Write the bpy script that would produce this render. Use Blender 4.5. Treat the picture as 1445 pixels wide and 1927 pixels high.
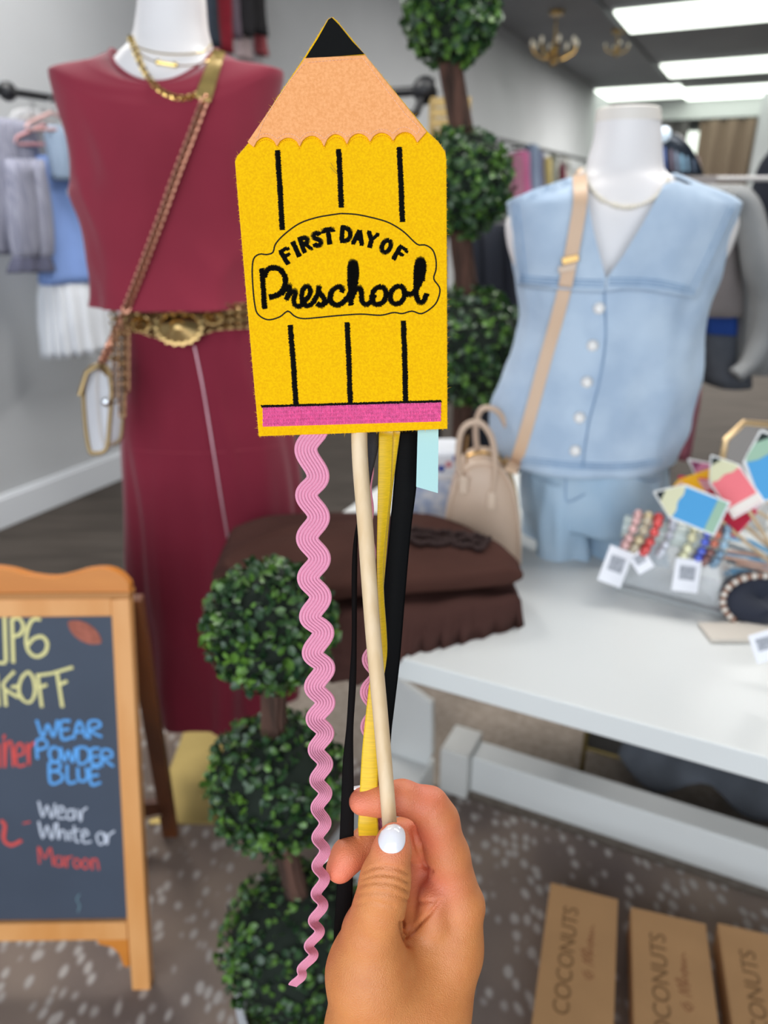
import bpy, bmesh, math, random
import numpy as np
from mathutils import Vector, noise
from mathutils.bvhtree import BVHTree
from mathutils.geometry import delaunay_2d_cdt
random.seed(7)
R = math.radians
for o in list(bpy.data.objects): bpy.data.objects.remove(o)
SC = bpy.context.scene
COL = SC.collection

# ------------------------------------------------------------------ camera
W_, H_, F_ = 1445.0, 1927.0, 1400.0
PITCH = R(22.3)
CP, SP = math.cos(PITCH), math.sin(PITCH)
CAMZ = 1.30
cam = bpy.data.cameras.new('camera')
cam_o = bpy.data.objects.new('camera', cam); COL.objects.link(cam_o)
cam_o.location = (0, 0, CAMZ); cam_o.rotation_euler = (R(90) - PITCH, 0, 0)
cam.sensor_fit = 'VERTICAL'; cam.sensor_height = 36.0; cam.lens = 36.0 * F_ / H_
cam.clip_start = 0.02; cam.clip_end = 60
cam.dof.use_dof = True; cam.dof.focus_distance = 0.372; cam.dof.aperture_fstop = 6.6
SC.camera = cam_o
# ------------------------------------------------------------------ sky, lamps, exposure
def lin(h):
    h = h.lstrip('#'); c = [int(h[i:i+2], 16)/255 for i in (0, 2, 4)]
    return tuple(x/12.92 if x <= .04045 else ((x+.055)/1.055)**2.4 for x in c)
w = bpy.data.worlds.new('daylight'); SC.world = w; w.use_nodes = True
w.node_tree.nodes['Background'].inputs[0].default_value = (*lin('#DDE6F2'), 1)
w.node_tree.nodes['Background'].inputs[1].default_value = 1.1
def area(name, loc, rot, sx, sy, power, col):
    l = bpy.data.lights.new(name, 'AREA'); l.shape = 'RECTANGLE'; l.size = sx; l.size_y = sy
    l.energy = power; l.color = col
    o = bpy.data.objects.new(name, l); COL.objects.link(o); o.location = loc; o.rotation_euler = rot
    return o
area('storefront_daylight', (-0.7, -1.8, 1.55), (R(86), 0, R(-10)), 3.8, 2.7, 88, (0.88, 0.94, 1.0))
area('ceiling_fluorescent_light', (0.9, 1.6, 2.93), (0, 0, R(-26)), 1.6, 0.6, 46, (1.0, 0.98, 0.95))
area('ceiling_fluorescent_light', (-1.3, 2.6, 2.93), (0, 0, R(-26)), 1.6, 0.6, 60, (1.0, 0.98, 0.95))
area('ceiling_fluorescent_light', (2.6, 5.6, 2.93), (0, 0, R(-26)), 1.6, 0.6, 160, (1.0, 0.98, 0.95))
area('ceiling_fluorescent_light', (4.4, 10.2, 2.9), (0, 0, R(-26)), 1.6, 0.6, 200, (1.0, 0.98, 0.95))
SC.view_settings.view_transform = 'Standard'; SC.view_settings.look = 'None'
SC.view_settings.gamma = 1; SC.view_settings.exposure = 0.0
SC.view_settings.use_curve_mapping = False

# ------------------------------------------------------------------ helpers: image rays to points in the room
def V(*a): return Vector(a)
def P(px, py, zc):
    x = (px - W_/2)/F_*zc; y = -(py - H_/2)/F_*zc
    return Vector((x, zc*CP + y*SP, CAMZ - zc*SP + y*CP))
def ray(px, py): return P(px, py, 1) - V(0, 0, CAMZ)
EYE = V(0, 0, CAMZ)
def PZ(px, py, z): d = ray(px, py); return EYE + d*((z - CAMZ)/d.z)
def PY(px, py, Y): d = ray(px, py); return EYE + d*(Y/d.y)
def PN(px, py, o, n): d = ray(px, py); return EYE + d*((o - EYE).dot(n)/d.dot(n))
def proj(p):
    q = p - EYE; zc = q.y*CP - q.z*SP; y = q.y*SP + q.z*CP
    return (W_/2 + q.x/zc*F_, H_/2 - y/zc*F_, zc)
AZ = R(26)
U = V(math.sin(AZ), math.cos(AZ), 0)        # along the left wall, away from the viewer
RT = V(math.cos(AZ), -math.sin(AZ), 0)      # away from the left wall
def PW(off): return lambda x, y: PN(x, y, RT*off, RT)
def PYf(Y): return lambda x, y: PY(x, y, Y)
def PZf(z): return lambda x, y: PZ(x, y, z)
def room(a, b, z=0): return RT*a + U*b + V(0, 0, z)

def wrinkle(mb, amp, f, zs=1.0, c=None, amp2=0, f2=30, ztop=None):
    n = len(mb.v)
    for i, p in enumerate(mb.v):
        q = V(p.x*f, p.y*f, p.z*f*zs); d = V(p.x-c.x, p.y-c.y, 0); d = d.normalized() if d.length > .01 else V(0,-1,0)
        h = noise.noise(q) - abs(noise.noise(q*1.7+V(5,1,2)))*.8 + .3
        fd = 1 if ztop is None else max(0, min(1, (ztop-p.z)/.14))
        mb.v[i] = p + d*fd*(amp*h + amp2*noise.noise(V(p.x*f2, p.y*f2, p.z*f2*zs)))
    return mb
# ------------------------------------------------------------------ materials
MATS = {}
def mat(name, col, rough=.6, metal=0, var=0, vscale=20, bump=0, bscale=200, col2=None, sheen=0,
        alpha=1, trans=0, coat=0, emit=0, sss=0, stretch=(1, 1, 1), spec=.5, detail=3):
    if name in MATS: return MATS[name]
    m = bpy.data.materials.new(name); m.use_nodes = True; nt = m.node_tree; b = nt.nodes['Principled BSDF']
    c = lin(col); b.inputs['Base Color'].default_value = (*c, 1)
    b.inputs['Roughness'].default_value = rough; b.inputs['Metallic'].default_value = metal
    b.inputs['Specular IOR Level'].default_value = spec
    if sheen: b.inputs['Sheen Weight'].default_value = sheen; b.inputs['Sheen Roughness'].default_value = .5
    if alpha < 1: b.inputs['Alpha'].default_value = alpha
    if trans: b.inputs['Transmission Weight'].default_value = trans; b.inputs['IOR'].default_value = 1.3
    if coat: b.inputs['Coat Weight'].default_value = coat; b.inputs['Coat Roughness'].default_value = .08
    if emit: b.inputs['Emission Color'].default_value = (*c, 1); b.inputs['Emission Strength'].default_value = emit
    if sss:
        b.inputs['Subsurface Weight'].default_value = sss; b.inputs['Subsurface Radius'].default_value = (.012, .004, .002)
        b.inputs['Subsurface Scale'].default_value = .5
    tc = nt.nodes.new('ShaderNodeTexCoord'); mp = nt.nodes.new('ShaderNodeMapping')
    mp.inputs['Scale'].default_value = stretch; nt.links.new(tc.outputs['Object'], mp.inputs[0])
    if var or col2:
        n = nt.nodes.new('ShaderNodeTexNoise'); n.inputs['Scale'].default_value = vscale; n.inputs['Detail'].default_value = detail
        nt.links.new(mp.outputs[0], n.inputs['Vector'])
        r = nt.nodes.new('ShaderNodeValToRGB')
        r.color_ramp.elements[0].position = .35; r.color_ramp.elements[1].position = .65
        if col2: e0, e1 = c, lin(col2)
        else: e0 = tuple(x*(1 - var) for x in c); e1 = tuple(min(1, x*(1 + var)) for x in c)
        r.color_ramp.elements[0].color = (*e0, 1); r.color_ramp.elements[1].color = (*e1, 1)
        nt.links.new(n.outputs[0], r.inputs[0]); nt.links.new(r.outputs[0], b.inputs['Base Color'])
    if bump:
        n2 = nt.nodes.new('ShaderNodeTexNoise'); n2.inputs['Scale'].default_value = bscale; n2.inputs['Detail'].default_value = 4
        nt.links.new(mp.outputs[0], n2.inputs['Vector'])
        bp = nt.nodes.new('ShaderNodeBump'); bp.inputs['Strength'].default_value = bump; bp.inputs['Distance'].default_value = .3/bscale
        nt.links.new(n2.outputs[0], bp.inputs['Height']); nt.links.new(bp.outputs[0], b.inputs['Normal'])
    MATS[name] = m
    return m

# ------------------------------------------------------------------ mesh builder
OFF = {}
def off(o): return OFF.get(o.name, V(0, 0, 0)) if o else V(0, 0, 0)
def thing(name, loc, label, cat, group=None):
    o = bpy.data.objects.new(name, None); COL.objects.link(o); o.location = loc
    o.empty_display_size = .05
    OFF[o.name] = Vector(loc); return tag(o, label, cat, group)
def tag(o, label, cat, group=None):
    o['label'] = label; o['category'] = cat
    if group: o['group'] = group
    return o
def struct(o): o['kind'] = 'structure'; return o
class MB:
    def __init__(s): s.v = []; s.f = []
    def add(s, v, f):
        n = len(s.v); s.v += [Vector(x) for x in v]; s.f += [tuple(i + n for i in q) for q in f]; return s
    def box(s, c, ax, ay, az):
        c = Vector(c); ax, ay, az = Vector(ax), Vector(ay), Vector(az)
        v = [c + ax*i + ay*j + az*k for i in (-1, 1) for j in (-1, 1) for k in (-1, 1)]
        return s.add(v, [(0,1,3,2),(4,6,7,5),(0,4,5,1),(2,3,7,6),(0,2,6,4),(1,5,7,3)])
    def abox(s, x0, x1, y0, y1, z0, z1):
        return s.box(((x0+x1)/2, (y0+y1)/2, (z0+z1)/2), ((x1-x0)/2,0,0), (0,(y1-y0)/2,0), (0,0,(z1-z0)/2))
    def loft(s, rings, closed=True, cap0=True, cap1=True, loop=False):
        n = len(rings[0]); base = len(s.v); v = [p for r in rings for p in r]; f = []
        m = len(rings)
        for i in range(m if loop else m - 1):
            a, b = i*n, ((i+1) % m)*n
            for j in range(n if closed else n - 1):
                k = (j+1) % n; f.append((a+j, a+k, b+k, b+j))
        if not loop and closed:
            if cap0: f.append(tuple(range(n-1, -1, -1)))
            if cap1: f.append(tuple(range((m-1)*n, m*n)))
        return s.add(v, f)
    def tube(s, pts, r, seg=8, loop=False, flat=1.0, nrm=None):
        pts = [Vector(p) for p in pts]; m = len(pts)
        if m < 2: return s
        rr = r if hasattr(r, '__len__') else [r]*m; rings = []
        t0 = (pts[1] - pts[0]).normalized()
        ref = Vector(nrm) if nrm else (V(0,0,1) if abs(t0.z) < .9 else V(1,0,0))
        prev = (ref - t0*ref.dot(t0)).normalized()
        for i, p in enumerate(pts):
            a = pts[(i-1) % m] if (loop or i) else pts[0]; b = pts[(i+1) % m] if (loop or i < m-1) else pts[-1]
            t = (b - a).normalized()
            if nrm: prev = Vector(nrm)
            q = prev - t*prev.dot(t)
            if q.length < 1e-6: q = t.orthogonal()
            prev = q.normalized(); bn = t.cross(prev)
            rings.append([p + prev*math.cos(2*math.pi*k/seg)*rr[i]*flat + bn*math.sin(2*math.pi*k/seg)*rr[i] for k in range(seg)])
        return s.loft(rings, loop=loop)
    def ball(s, c, r, seg=12, rings=8, sc=(1,1,1)):
        c = Vector(c); v = [c + V(0,0,r*sc[2])]; f = []
        for i in range(1, rings):
            a = math.pi*i/rings
            for j in range(seg):
                b = 2*math.pi*j/seg; v.append(c + V(r*sc[0]*math.sin(a)*math.cos(b), r*sc[1]*math.sin(a)*math.sin(b), r*sc[2]*math.cos(a)))
        v.append(c - V(0,0,r*sc[2])); L = len(v) - 1
        for j in range(seg):
            k = (j+1) % seg; f.append((0, 1+j, 1+k)); f.append((L, L-seg+k, L-seg+j))
            for i in range(rings-2): a = 1+i*seg; f.append((a+j, a+seg+j, a+seg+k, a+k))
        return s.add(v, f)
    def lathe(s, c, prof, seg=32, axis=None):
        c = Vector(c)
        return s.loft([[c + V(r*math.cos(2*math.pi*k/seg), r*math.sin(2*math.pi*k/seg), z) for k in range(seg)] for r, z in prof])
    def prism(s, poly, d):
        """polygon of 3-D points extruded by vector d"""
        d = Vector(d); n = len(poly); v = [Vector(p) for p in poly] + [Vector(p) + d for p in poly]
        f = [tuple(range(n-1, -1, -1)), tuple(range(n, 2*n))] + [(i, (i+1) % n, n+(i+1) % n, n+i) for i in range(n)]
        return s.add(v, f)
    def build(s, name, m, parent=None, smooth=True, bev=0, subd=0, solid=0, ang=50, kind=None, origin=None):
        me = bpy.data.meshes.new(name)
        o0 = off(parent) if parent else (Vector(origin) if origin is not None else V(0,0,0))
        me.from_pydata([p - o0 for p in s.v], [], s.f); me.update()
        bm = bmesh.new(); bm.from_mesh(me); bmesh.ops.recalc_face_normals(bm, faces=bm.faces); bm.to_mesh(me); bm.free()
        if smooth:
            me.polygons.foreach_set('use_smooth', [True]*len(me.polygons))
            try: me.set_sharp_from_angle(angle=R(ang))
            except Exception: pass
        me.materials.append(m)
        o = bpy.data.objects.new(name, me); COL.objects.link(o)
        if parent: o.parent = parent
        else: o.location = o0
        OFF[o.name] = o0
        if solid: md = o.modifiers.new('solid', 'SOLIDIFY'); md.thickness = solid; md.offset = 0
        if bev: md = o.modifiers.new('bevel', 'BEVEL'); md.width = bev; md.segments = 3; md.limit_method = 'ANGLE'
        if subd: md = o.modifiers.new('sub', 'SUBSURF'); md.levels = subd; md.render_levels = subd
        if kind: o['kind'] = kind
        return o
def smoothpts(pts, n):
    """Catmull-Rom through tuples, n samples per span"""
    pts = [tuple(p) for p in pts]; out = []; m = len(pts)
    for i in range(m-1):
        p0, p1, p2, p3 = pts[max(i-1,0)], pts[i], pts[i+1], pts[min(i+2,m-1)]
        for k in range(n):
            t = k/n
            out.append(tuple(.5*((2*b) + (-a+c)*t + (2*a-5*b+4*c-d)*t*t + (-a+3*b-3*c+d)*t**3) for a, b, c, d in zip(p0, p1, p2, p3)))
    out.append(pts[-1]); return out
def resample(pts, step):
    pts = [Vector(p) for p in pts]; out = [pts[0].copy()]; acc = 0
    for a, b in zip(pts, pts[1:]):
        L = (b-a).length; pos = step - acc
        while pos <= L: out.append(a + (b-a)*(pos/L)); pos += step
        acc = (acc + L) % step if L else acc
    return out
def bvh(*mbs):
    v = []; f = []
    for m in mbs:
        n = len(v); v += m.v; f += [tuple(i+n for i in q) for q in m.f]
    return BVHTree.FromPolygons(v, f)
def hit(tree, px, py, lift=0):
    d = ray(px, py).normalized(); h = tree.ray_cast(EYE, d)
    if h[0] is None: return None, None
    n = h[1]
    if n.dot(d) > 0: n = -n
    return h[0] - d*lift, n
def hitpath(tree, pts, lift, n=6):
    out = []; last = None
    zz = []
    for x, y in smoothpts(pts, n):
        p, nn = hit(tree, x, y, lift)
        zz.append(((x, y), p))
    known = [i for i, (a, p) in enumerate(zz) if p is not None]
    for i, (a, p) in enumerate(zz):
        if p is None:
            j = min(known, key=lambda k: abs(k-i)); p = P(a[0], a[1], proj(zz[j][1])[2])
        out.append(p)
    return out
def pnt_in(x, y, poly):
    c = False; n = len(poly); j = n-1
    for i in range(n):
        xi, yi = poly[i][:2]; xj, yj = poly[j][:2]
        if (yi > y) != (yj > y) and x < (xj-xi)*(y-yi)/(yj-yi)+xi: c = not c
        j = i
    return c
def tri(poly, step):
    """triangulate an image-plane polygon with inner grid points -> pts, tris"""
    b = []
    for i in range(len(poly)):
        a, c = Vector(poly[i][:2]), Vector(poly[(i+1) % len(poly)][:2]); k = max(1, int((c-a).length/step))
        b += [a + (c-a)*(q/k) for q in range(k)]
    nb = len(b); xs = [p.x for p in b]; ys = [p.y for p in b]; pts = list(b)
    y = min(ys) + step/2
    while y < max(ys):
        x = min(xs) + step/2
        while x < max(xs):
            if pnt_in(x, y, poly) and min((Vector((x, y))-q).length for q in b) > step*.5: pts.append(Vector((x, y)))
            x += step
        y += step
    r = delaunay_2d_cdt(pts, [(i, (i+1) % nb) for i in range(nb)], [list(range(nb))], 1, 1e-5)
    return [(p.x, p.y) for p in r[0]], [tuple(f) for f in r[2]]
def patch(tree, poly, lift, step=14, thick=.002, wob=None):
    pts, fs = tri(poly, step); v = []; zs = []
    hits = [hit(tree, x, y, 0)[0] for x, y in pts]
    kn = [i for i, h in enumerate(hits) if h is not None]
    front = []
    for i, (x, y) in enumerate(pts):
        if hits[i] is not None: zc = proj(hits[i])[2]
        else:
            j = min(kn, key=lambda k: (pts[k][0]-x)**2+(pts[k][1]-y)**2); zc = proj(hits[j])[2]
        l = lift + (wob(x, y) if wob else 0)
        front.append(P(x, y, zc - l))
    back = [p + (p-EYE).normalized()*thick for p in front]
    mb = MB(); n = len(front)
    f = list(fs) + [tuple(i+n for i in reversed(q)) for q in fs]
    ec = {}
    for q in fs:
        for a, b in zip(q, q[1:]+q[:1]): ec[(a, b)] = 1
    for (a, b) in ec:
        if (b, a) not in ec: f.append((b, a, a+n, b+n))
    mb.add(front+back, f); return mb
def ringrow(L, Rr, ry, n=48, ex=2.0, fold=0, k=9, ph=0, zf=None, cshift=0):
    c = (L+Rr)/2; a = (Rr-L)/2; a = V(a.x, a.y, 0); b = V(-a.y, a.x, 0).normalized()*ry   # b points away from viewer
    if b.y < 0: b = -b
    out = []
    for i in range(n):
        t = 2*math.pi*i/n; ct, st = math.cos(t), math.sin(t)
        x = math.copysign(abs(ct)**(2/ex), ct); y = math.copysign(abs(st)**(2/ex), st)
        q = 1 + fold*math.sin(k*t+ph) + fold*.5*math.sin((k*2-3)*t+ph*2.3)
        p = c + a*x*q + b*(y*q + cshift)
        if zf: p = p + V(0, 0, zf(ct, st))
        out.append(p)
    return out
def rowsloft(rows, pl, n=48, ex=2.0, dens=3, k=9, cap0=False, cap1=False, ph0=0, phs=0):
    """rows: (y, xl, xr, ry, fold)"""
    rr = smoothpts([tuple(map(float, r)) for r in rows], dens); rings = []
    for i, (y, xl, xr, ry, fo) in enumerate(rr):
        rings.append(ringrow(pl(xl, y), pl(xr, y), ry, n, ex, fo, k, ph0+phs*i))
    return MB().loft(rings, cap0=cap0, cap1=cap1)

# ================================================================== THE ROOM
def shop_floor():
    m = mat('dark_vinyl_floor', '#48423D', .8, spec=.15, var=.18, vscale=3, stretch=(1, 5, 1))
    o = MB().box(room(2.2, 6.8, -.02), RT*5.2, U*10.2, V(0,0,.02)).build('floor', m, smooth=False); struct(o)
def rug():
    m = bpy.data.materials.new('spotted_rug'); m.use_nodes = True; nt = m.node_tree; b = nt.nodes['Principled BSDF']
    b.inputs['Roughness'].default_value = .95; b.inputs['Specular IOR Level'].default_value = .1
    tc = nt.nodes.new('ShaderNodeTexCoord'); mp = nt.nodes.new('ShaderNodeMapping'); mp.inputs['Scale'].default_value = (1, .62, 1); mp.inputs['Rotation'].default_value = (0, 0, R(14))
    nt.links.new(tc.outputs['Object'], mp.inputs[0])
    wn = nt.nodes.new('ShaderNodeTexNoise'); wn.inputs['Scale'].default_value = 14
    nt.links.new(mp.outputs[0], wn.inputs['Vector'])
    ad = nt.nodes.new('ShaderNodeMixRGB'); ad.blend_type = 'ADD'; ad.inputs[0].default_value = .022
    nt.links.new(mp.outputs[0], ad.inputs[1]); nt.links.new(wn.outputs[1], ad.inputs[2])
    vo = nt.nodes.new('ShaderNodeTexVoronoi'); vo.inputs['Scale'].default_value = 41; vo.inputs['Randomness'].default_value = .85
    nt.links.new(ad.outputs[0], vo.inputs['Vector'])
    rp = nt.nodes.new('ShaderNodeValToRGB'); rp.color_ramp.elements[0].position = .20; rp.color_ramp.elements[1].position = .40
    rp.color_ramp.elements[0].color = (1,1,1,1); rp.color_ramp.elements[1].color = (0,0,0,1)
    nt.links.new(vo.outputs['Distance'], rp.inputs[0])
    n2 = nt.nodes.new('ShaderNodeTexNoise'); n2.inputs['Scale'].default_value = 3.2; nt.links.new(tc.outputs['Object'], n2.inputs['Vector'])
    rb = nt.nodes.new('ShaderNodeValToRGB'); rb.color_ramp.elements[0].color = (*lin('#776A65'), 1); rb.color_ramp.elements[1].color = (*lin('#9C8B7E'), 1)
    rb.color_ramp.elements[0].position = .35; rb.color_ramp.elements[1].position = .62
    nt.links.new(n2.outputs[0], rb.inputs[0])
    mx = nt.nodes.new('ShaderNodeMixRGB'); mx.inputs[2].default_value = (*lin('#BFB7B1'), 1)
    nt.links.new(rp.outputs[0], mx.inputs[0]); nt.links.new(rb.outputs[0], mx.inputs[1]); nt.links.new(mx.outputs[0], b.inputs['Base Color'])
    bp = nt.nodes.new('ShaderNodeBump'); bp.inputs['Distance'].default_value = .003; n3 = nt.nodes.new('ShaderNodeTexNoise'); n3.inputs['Scale'].default_value = 500
    nt.links.new(tc.outputs['Object'], n3.inputs['Vector']); nt.links.new(n3.outputs[0], bp.inputs['Height']); nt.links.new(bp.outputs[0], b.inputs['Normal'])
    c = room(.2, .1, .005)
    o = MB().box(V(0,0,0), RT*1.75, U*1.22, V(0,0,.004)).build('rug', m, smooth=False, bev=.003)
    o.location = c
    cp = mat('plain_taupe_carpet', '#8D8277', .95, col2='#A0958A', vscale=60, bump=.6, bscale=400, spec=.1)
    o2 = MB().box(room(.6, 1.62, .002), RT*2.1, U*.30, V(0,0,.002)).build('carpet', cp, None, smooth=False, origin=room(.6,1.62,.0)); tag(o2, 'plain taupe carpet strip behind the spotted rug, under the table', 'carpet')
    tag(o, 'brown low-pile rug with pale oval antelope spots under table and chalkboard', 'rug')
def room_shell():
    wm = mat('grey_wall_paint', '#B6B8BA', .85, var=.03, vscale=2)
    struct(MB().box(room(-2.87, 6.8, 1.5), RT*.05, U*10.2, V(0,0,1.5)).build('wall_left', wm, smooth=False))
    struct(MB().box(room(6.9, 6.8, 1.5), RT*.05, U*10.2, V(0,0,1.5)).build('wall_right', wm, smooth=False))
    struct(MB().box(room(2.1, 6.8, 3.03), RT*5.0, U*10.2, V(0,0,.03)).build('ceiling', mat('grey_ceiling', '#8C8F93', .8, var=.05, vscale=2), smooth=False))
    bb = mat('white_baseboard_paint', '#D6D9DD', .4)
    mb = MB().box(room(-2.81, 6.8, .065), RT*.012, U*10.2, V(0,0,.065))
    mb.box(room(-2.815, 6.8, .135), RT*.007, U*10.2, V(0,0,.008))
    struct(mb.build('baseboard_left', bb, smooth=False, bev=.003))
    # back wall with a curtained opening
    D = 15.1
    wm2 = mat('white_wall_paint', '#C9CCCB', .8)
    a0, a1 = -2.6, 3.4
    mb = MB(); mb.box(room((a0-2.9)/2, D, 1.5), RT*((a0+2.9)/2+.02), U*.05, V(0,0,1.5))
    mb.box(room((a1+6.9)/2, D, 1.5), RT*((6.9-a1)/2), U*.05, V(0,0,1.5)); mb.box(room((a0+a1)/2, D, 2.84), RT*((a1-a0)/2), U*.05, V(0,0,.16))
    struct(mb.build('wall_back', wm2, smooth=False))
    struct(MB().box(room((a0+a1)/2, D+1.6, 1.5), RT*3.6, U*.05, V(0,0,1.5)).build('wall_passage', wm2, smooth=False))
    # trim line across the ceiling
    o = MB().tube([PZ(1120,0,2.985), PZ(1284,183,2.985)], .02, 6).build('trim_1', mat('trim_grey', '#83868A', .6), smooth=False); struct(o)
    def curtain(px0, px1, name, col, label):
        d = D - .12; pl = lambda x, y: PN(x, y, U*d, U)
        A, B = pl(px0, 206), pl(px1, 206); n = 60; top = []; bot = []
        for i in range(n+1):
            t = i/n; p = A.lerp(B, t) + U*(.05*math.sin(t*(B-A).length*22)); top.append(V(p.x, p.y, 2.64)); bot.append(V(p.x, p.y, .03))
        c = thing(name, V(A.x, A.y, .0), label, 'curtain')
        MB().loft([top, bot], closed=False).build('drape', mat('curtain_'+col, col, .9), c, solid=.01)
        MB().tube([V(A.x,A.y,2.66), V(B.x,B.y,2.66)], .015, 8).build('curtain_rail', mat('black_metal', '#15161A', .4), c)
    curtain(1106, 1300, 'curtain', '#4A4747', 'dark charcoal curtain closing left half of the far opening')
    curtain(1322, 1428, 'curtain', '#6B5A4C', 'taupe brown curtain closing right half of the far opening')
    A = PN(1311, 250, U*(D+1.4), U)
    t = thing('bright_slit_panel', V(A.x, A.y, 0), 'added glowing panel standing in for the bright slit between the two far curtains', 'light')
    MB().box(V(A.x, A.y, 1.6), RT*.2, U*.02, V(0,0,1.0)).build('diffuser', mat('slit_glow', '#F4FFF2', .5, emit=1.6), t, smooth=False)  # added emissive panel makes the bright slit between the curtains, not a lamp
    MB().box(V(A.x, A.y, 1.6)+U*.03, RT*.23, U*.02, V(0,0,1.03)).build('housing', mat('white_metal', '#D8D8D6', .5), t, smooth=False)
    MB().box(V(A.x, A.y, .3)+U*.03, RT*.03, U*.03, V(0,0,.3)).build('post', mat('white_metal', '#D8D8D6', .5), t, smooth=False)
    A = PN(1441, 300, U*(D-.6), U)
    o = MB().box(V(A.x, A.y, 1.5), RT*.2, U*.12, V(0,0,1.5)).build('wall_column', mat('grey_wall_paint', '#A9ABAD'), smooth=False); struct(o)
def ceiling_light(x0, x1, yn, yf, label):
    z = 2.975; a, b = PZ(x0, yn, z), PZ(x0, yf, z)
    c = (PZ(x0, (yn+yf)/2, z)); ln = (PZ(x1, (yn+yf)/2, z) - c).length; dw = abs((a-b).dot(U))/2
    m = c + RT*(ln/2); m.z = z
    t = thing('ceiling_light', m, label, 'light', 'fluorescent ceiling lights')
    MB().box(m - V(0,0,.012), RT*(ln/2), U*dw, V(0,0,.014)).build('diffuser', mat('tube_glow', '#F6FFF4', .5, emit=2.6), t, smooth=False, bev=.006)
    MB().box(m + V(0,0,.014), RT*(ln/2+.02), U*(dw+.02), V(0,0,.012)).build('housing', mat('white_metal', '#D8D8D6', .5), t, smooth=False)
def ceiling_lights():
    ceiling_light(1172, 1760, 20, 60, 'nearest and largest fluorescent ceiling light at top right corner')
    ceiling_light(1252, 1700, 121, 144, 'middle fluorescent ceiling light between the near and the far ones')
    ceiling_light(1286, 1600, 168, 187, 'far fluorescent ceiling light above the brown curtain')
    ceiling_light(1130, 1278, 169, 189, 'far fluorescent ceiling light left of its neighbour, above the mannequin neck')
def chandelier(px, py, Y, s, label, arms=8):
    c = PY(px, py, Y); t = thing('chandelier', V(c.x, c.y, 3.0), label, 'chandelier')
    g = mat('aged_gold', '#B9975A', .3, 1)
    mb = MB().tube([V(c.x,c.y,3.0), V(c.x,c.y,c.z-.1*s)], .012*s, 8); mb.ball(c, .07*s); mb.ball(c-V(0,0,.16*s), .05*s); mb.lathe(V(c.x,c.y,2.96), [(.06,0),(.07,.03),(.01,.04)], 16)
    mb.build('stem', g, t)
    for i in range(arms):
        a = 2*math.pi*i/arms; d = V(math.cos(a), math.sin(a), 0)
        ar = MB().tube([c, c+d*.14*s-V(0,0,.12*s), c+d*.3*s-V(0,0,.04*s), c+d*.34*s+V(0,0,.05*s)], .012*s, 6).build('arm', g, t)
        b = MB().ball(c+d*.34*s+V(0,0,.1*s), .035*s, sc=(.8,.8,1.5)).build('crystal', mat('crystal', '#EFE6CF', .05, spec=1, emit=.15), ar)
def build_room():
    shop_floor(); rug(); room_shell(); ceiling_lights()
    chandelier(1042, 95, 8.2, .62, 'gold crystal chandelier hanging from the grey ceiling right of the back topiary')
    chandelier(1160, 92, 9.0, .35, 'tiny gold pendant hanging between chandelier and nearest ceiling light', 4)

# ================================================================== FRONT: THE WAND
def z1(x, y): return (420 + x*.31142, y*.31142)
def z2(x, y): return (420 + x*.31142, 380 + y*.31142)
ZF = .360            # distance of the felt front
def zfelt(px, py): return ZF + (py-420)*1.2e-5
def felt_slab(poly, front, thick, step=16):
    """front(px,py) -> distance of front face"""
    pts, fs = tri(poly, step); n = len(pts)
    v = [P(x, y, front(x, y)) for x, y in pts] + [P(x, y, front(x, y)+thick) for x, y in pts]
    f = list(fs) + [tuple(i+n for i in reversed(q)) for q in fs]; ec = {}
    for q in fs:
        for a, b in zip(q, q[1:]+q[:1]): ec[(a, b)] = 1
    for (a, b) in ec:
        if (b, a) not in ec: f.append((b, a, a+n, b+n))
    return MB().add(v, f)
def strand(mb, a, b, w, lift, base):
    """one thread from a to b (image points) bowed towards the viewer"""
    a, b = Vector(a), Vector(b); d = (b-a)
    if d.length < .1: return
    n = Vector((-d.y, d.x)).normalized()*w/2; rings = []
    for t, h, k in ((0, .0, .5), (.15, .7, 1), (.5, 1, 1), (.85, .7, 1), (1, 0, .5)):
        c = a + d*t; zz = base(c.x, c.y)
        rings.append([P(c.x+n.x*k, c.y+n.y*k, zz-h*lift*.35), P(c.x, c.y, zz-h*lift-.00004), P(c.x-n.x*k, c.y-n.y*k, zz-h*lift*.35)])
    mb.loft(rings, closed=False)
def satin(mb, path, width, step=1.05, lift=.0007, base=zfelt, jit=.9, slant=0, wf=None):
    rp = resample([Vector(p[:2]) for p in path], step); m = len(rp)
    for i, p in enumerate(rp):
        t = (rp[min(i+2, m-1)] - rp[max(i-2, 0)])
        if t.length < .01: continue
        t.normalize(); n = Vector((-t.y, t.x)); w = width*(wf(i/m) if wf else 1)/2
        j0, j1 = random.uniform(-jit, jit), random.uniform(-jit, jit)
        strand(mb, p + n*(w+j0) + t*slant, p - n*(w+j1) - t*slant, step*1.15, lift*random.uniform(.8, 1.15), base)
def dashes(mb, path, L=5.2, gap=1.3, w=1.6, lift=.00035, base=zfelt):
    rp = resample([Vector(p[:2]) for p in path], L+gap)
    for i in range(len(rp)-1):
        d = (rp[i+1]-rp[i])*(L/(L+gap)); strand(mb, rp[i], rp[i]+d, w, lift, base)
def ribbon_strip(rows, zc, name, m, parent, ridges=0, n=10, bow=.0006, thick=.0003):
    """rows (y, xl, xr, depth offset left, depth offset right) -> woven ribbon"""
    rr = smoothpts(rows, 6); mb = MB(); fr = []
    for y, xl, xr, dl, dr in rr:
        fr.append([P(xl+(xr-xl)*k/n, y, zc + dl+(dr-dl)*k/n - bow*math.sin(math.pi*k/n)) for k in range(n+1)])
    mb.loft(fr, closed=False)
    return mb.build(name, m, parent, solid=thick)
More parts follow.
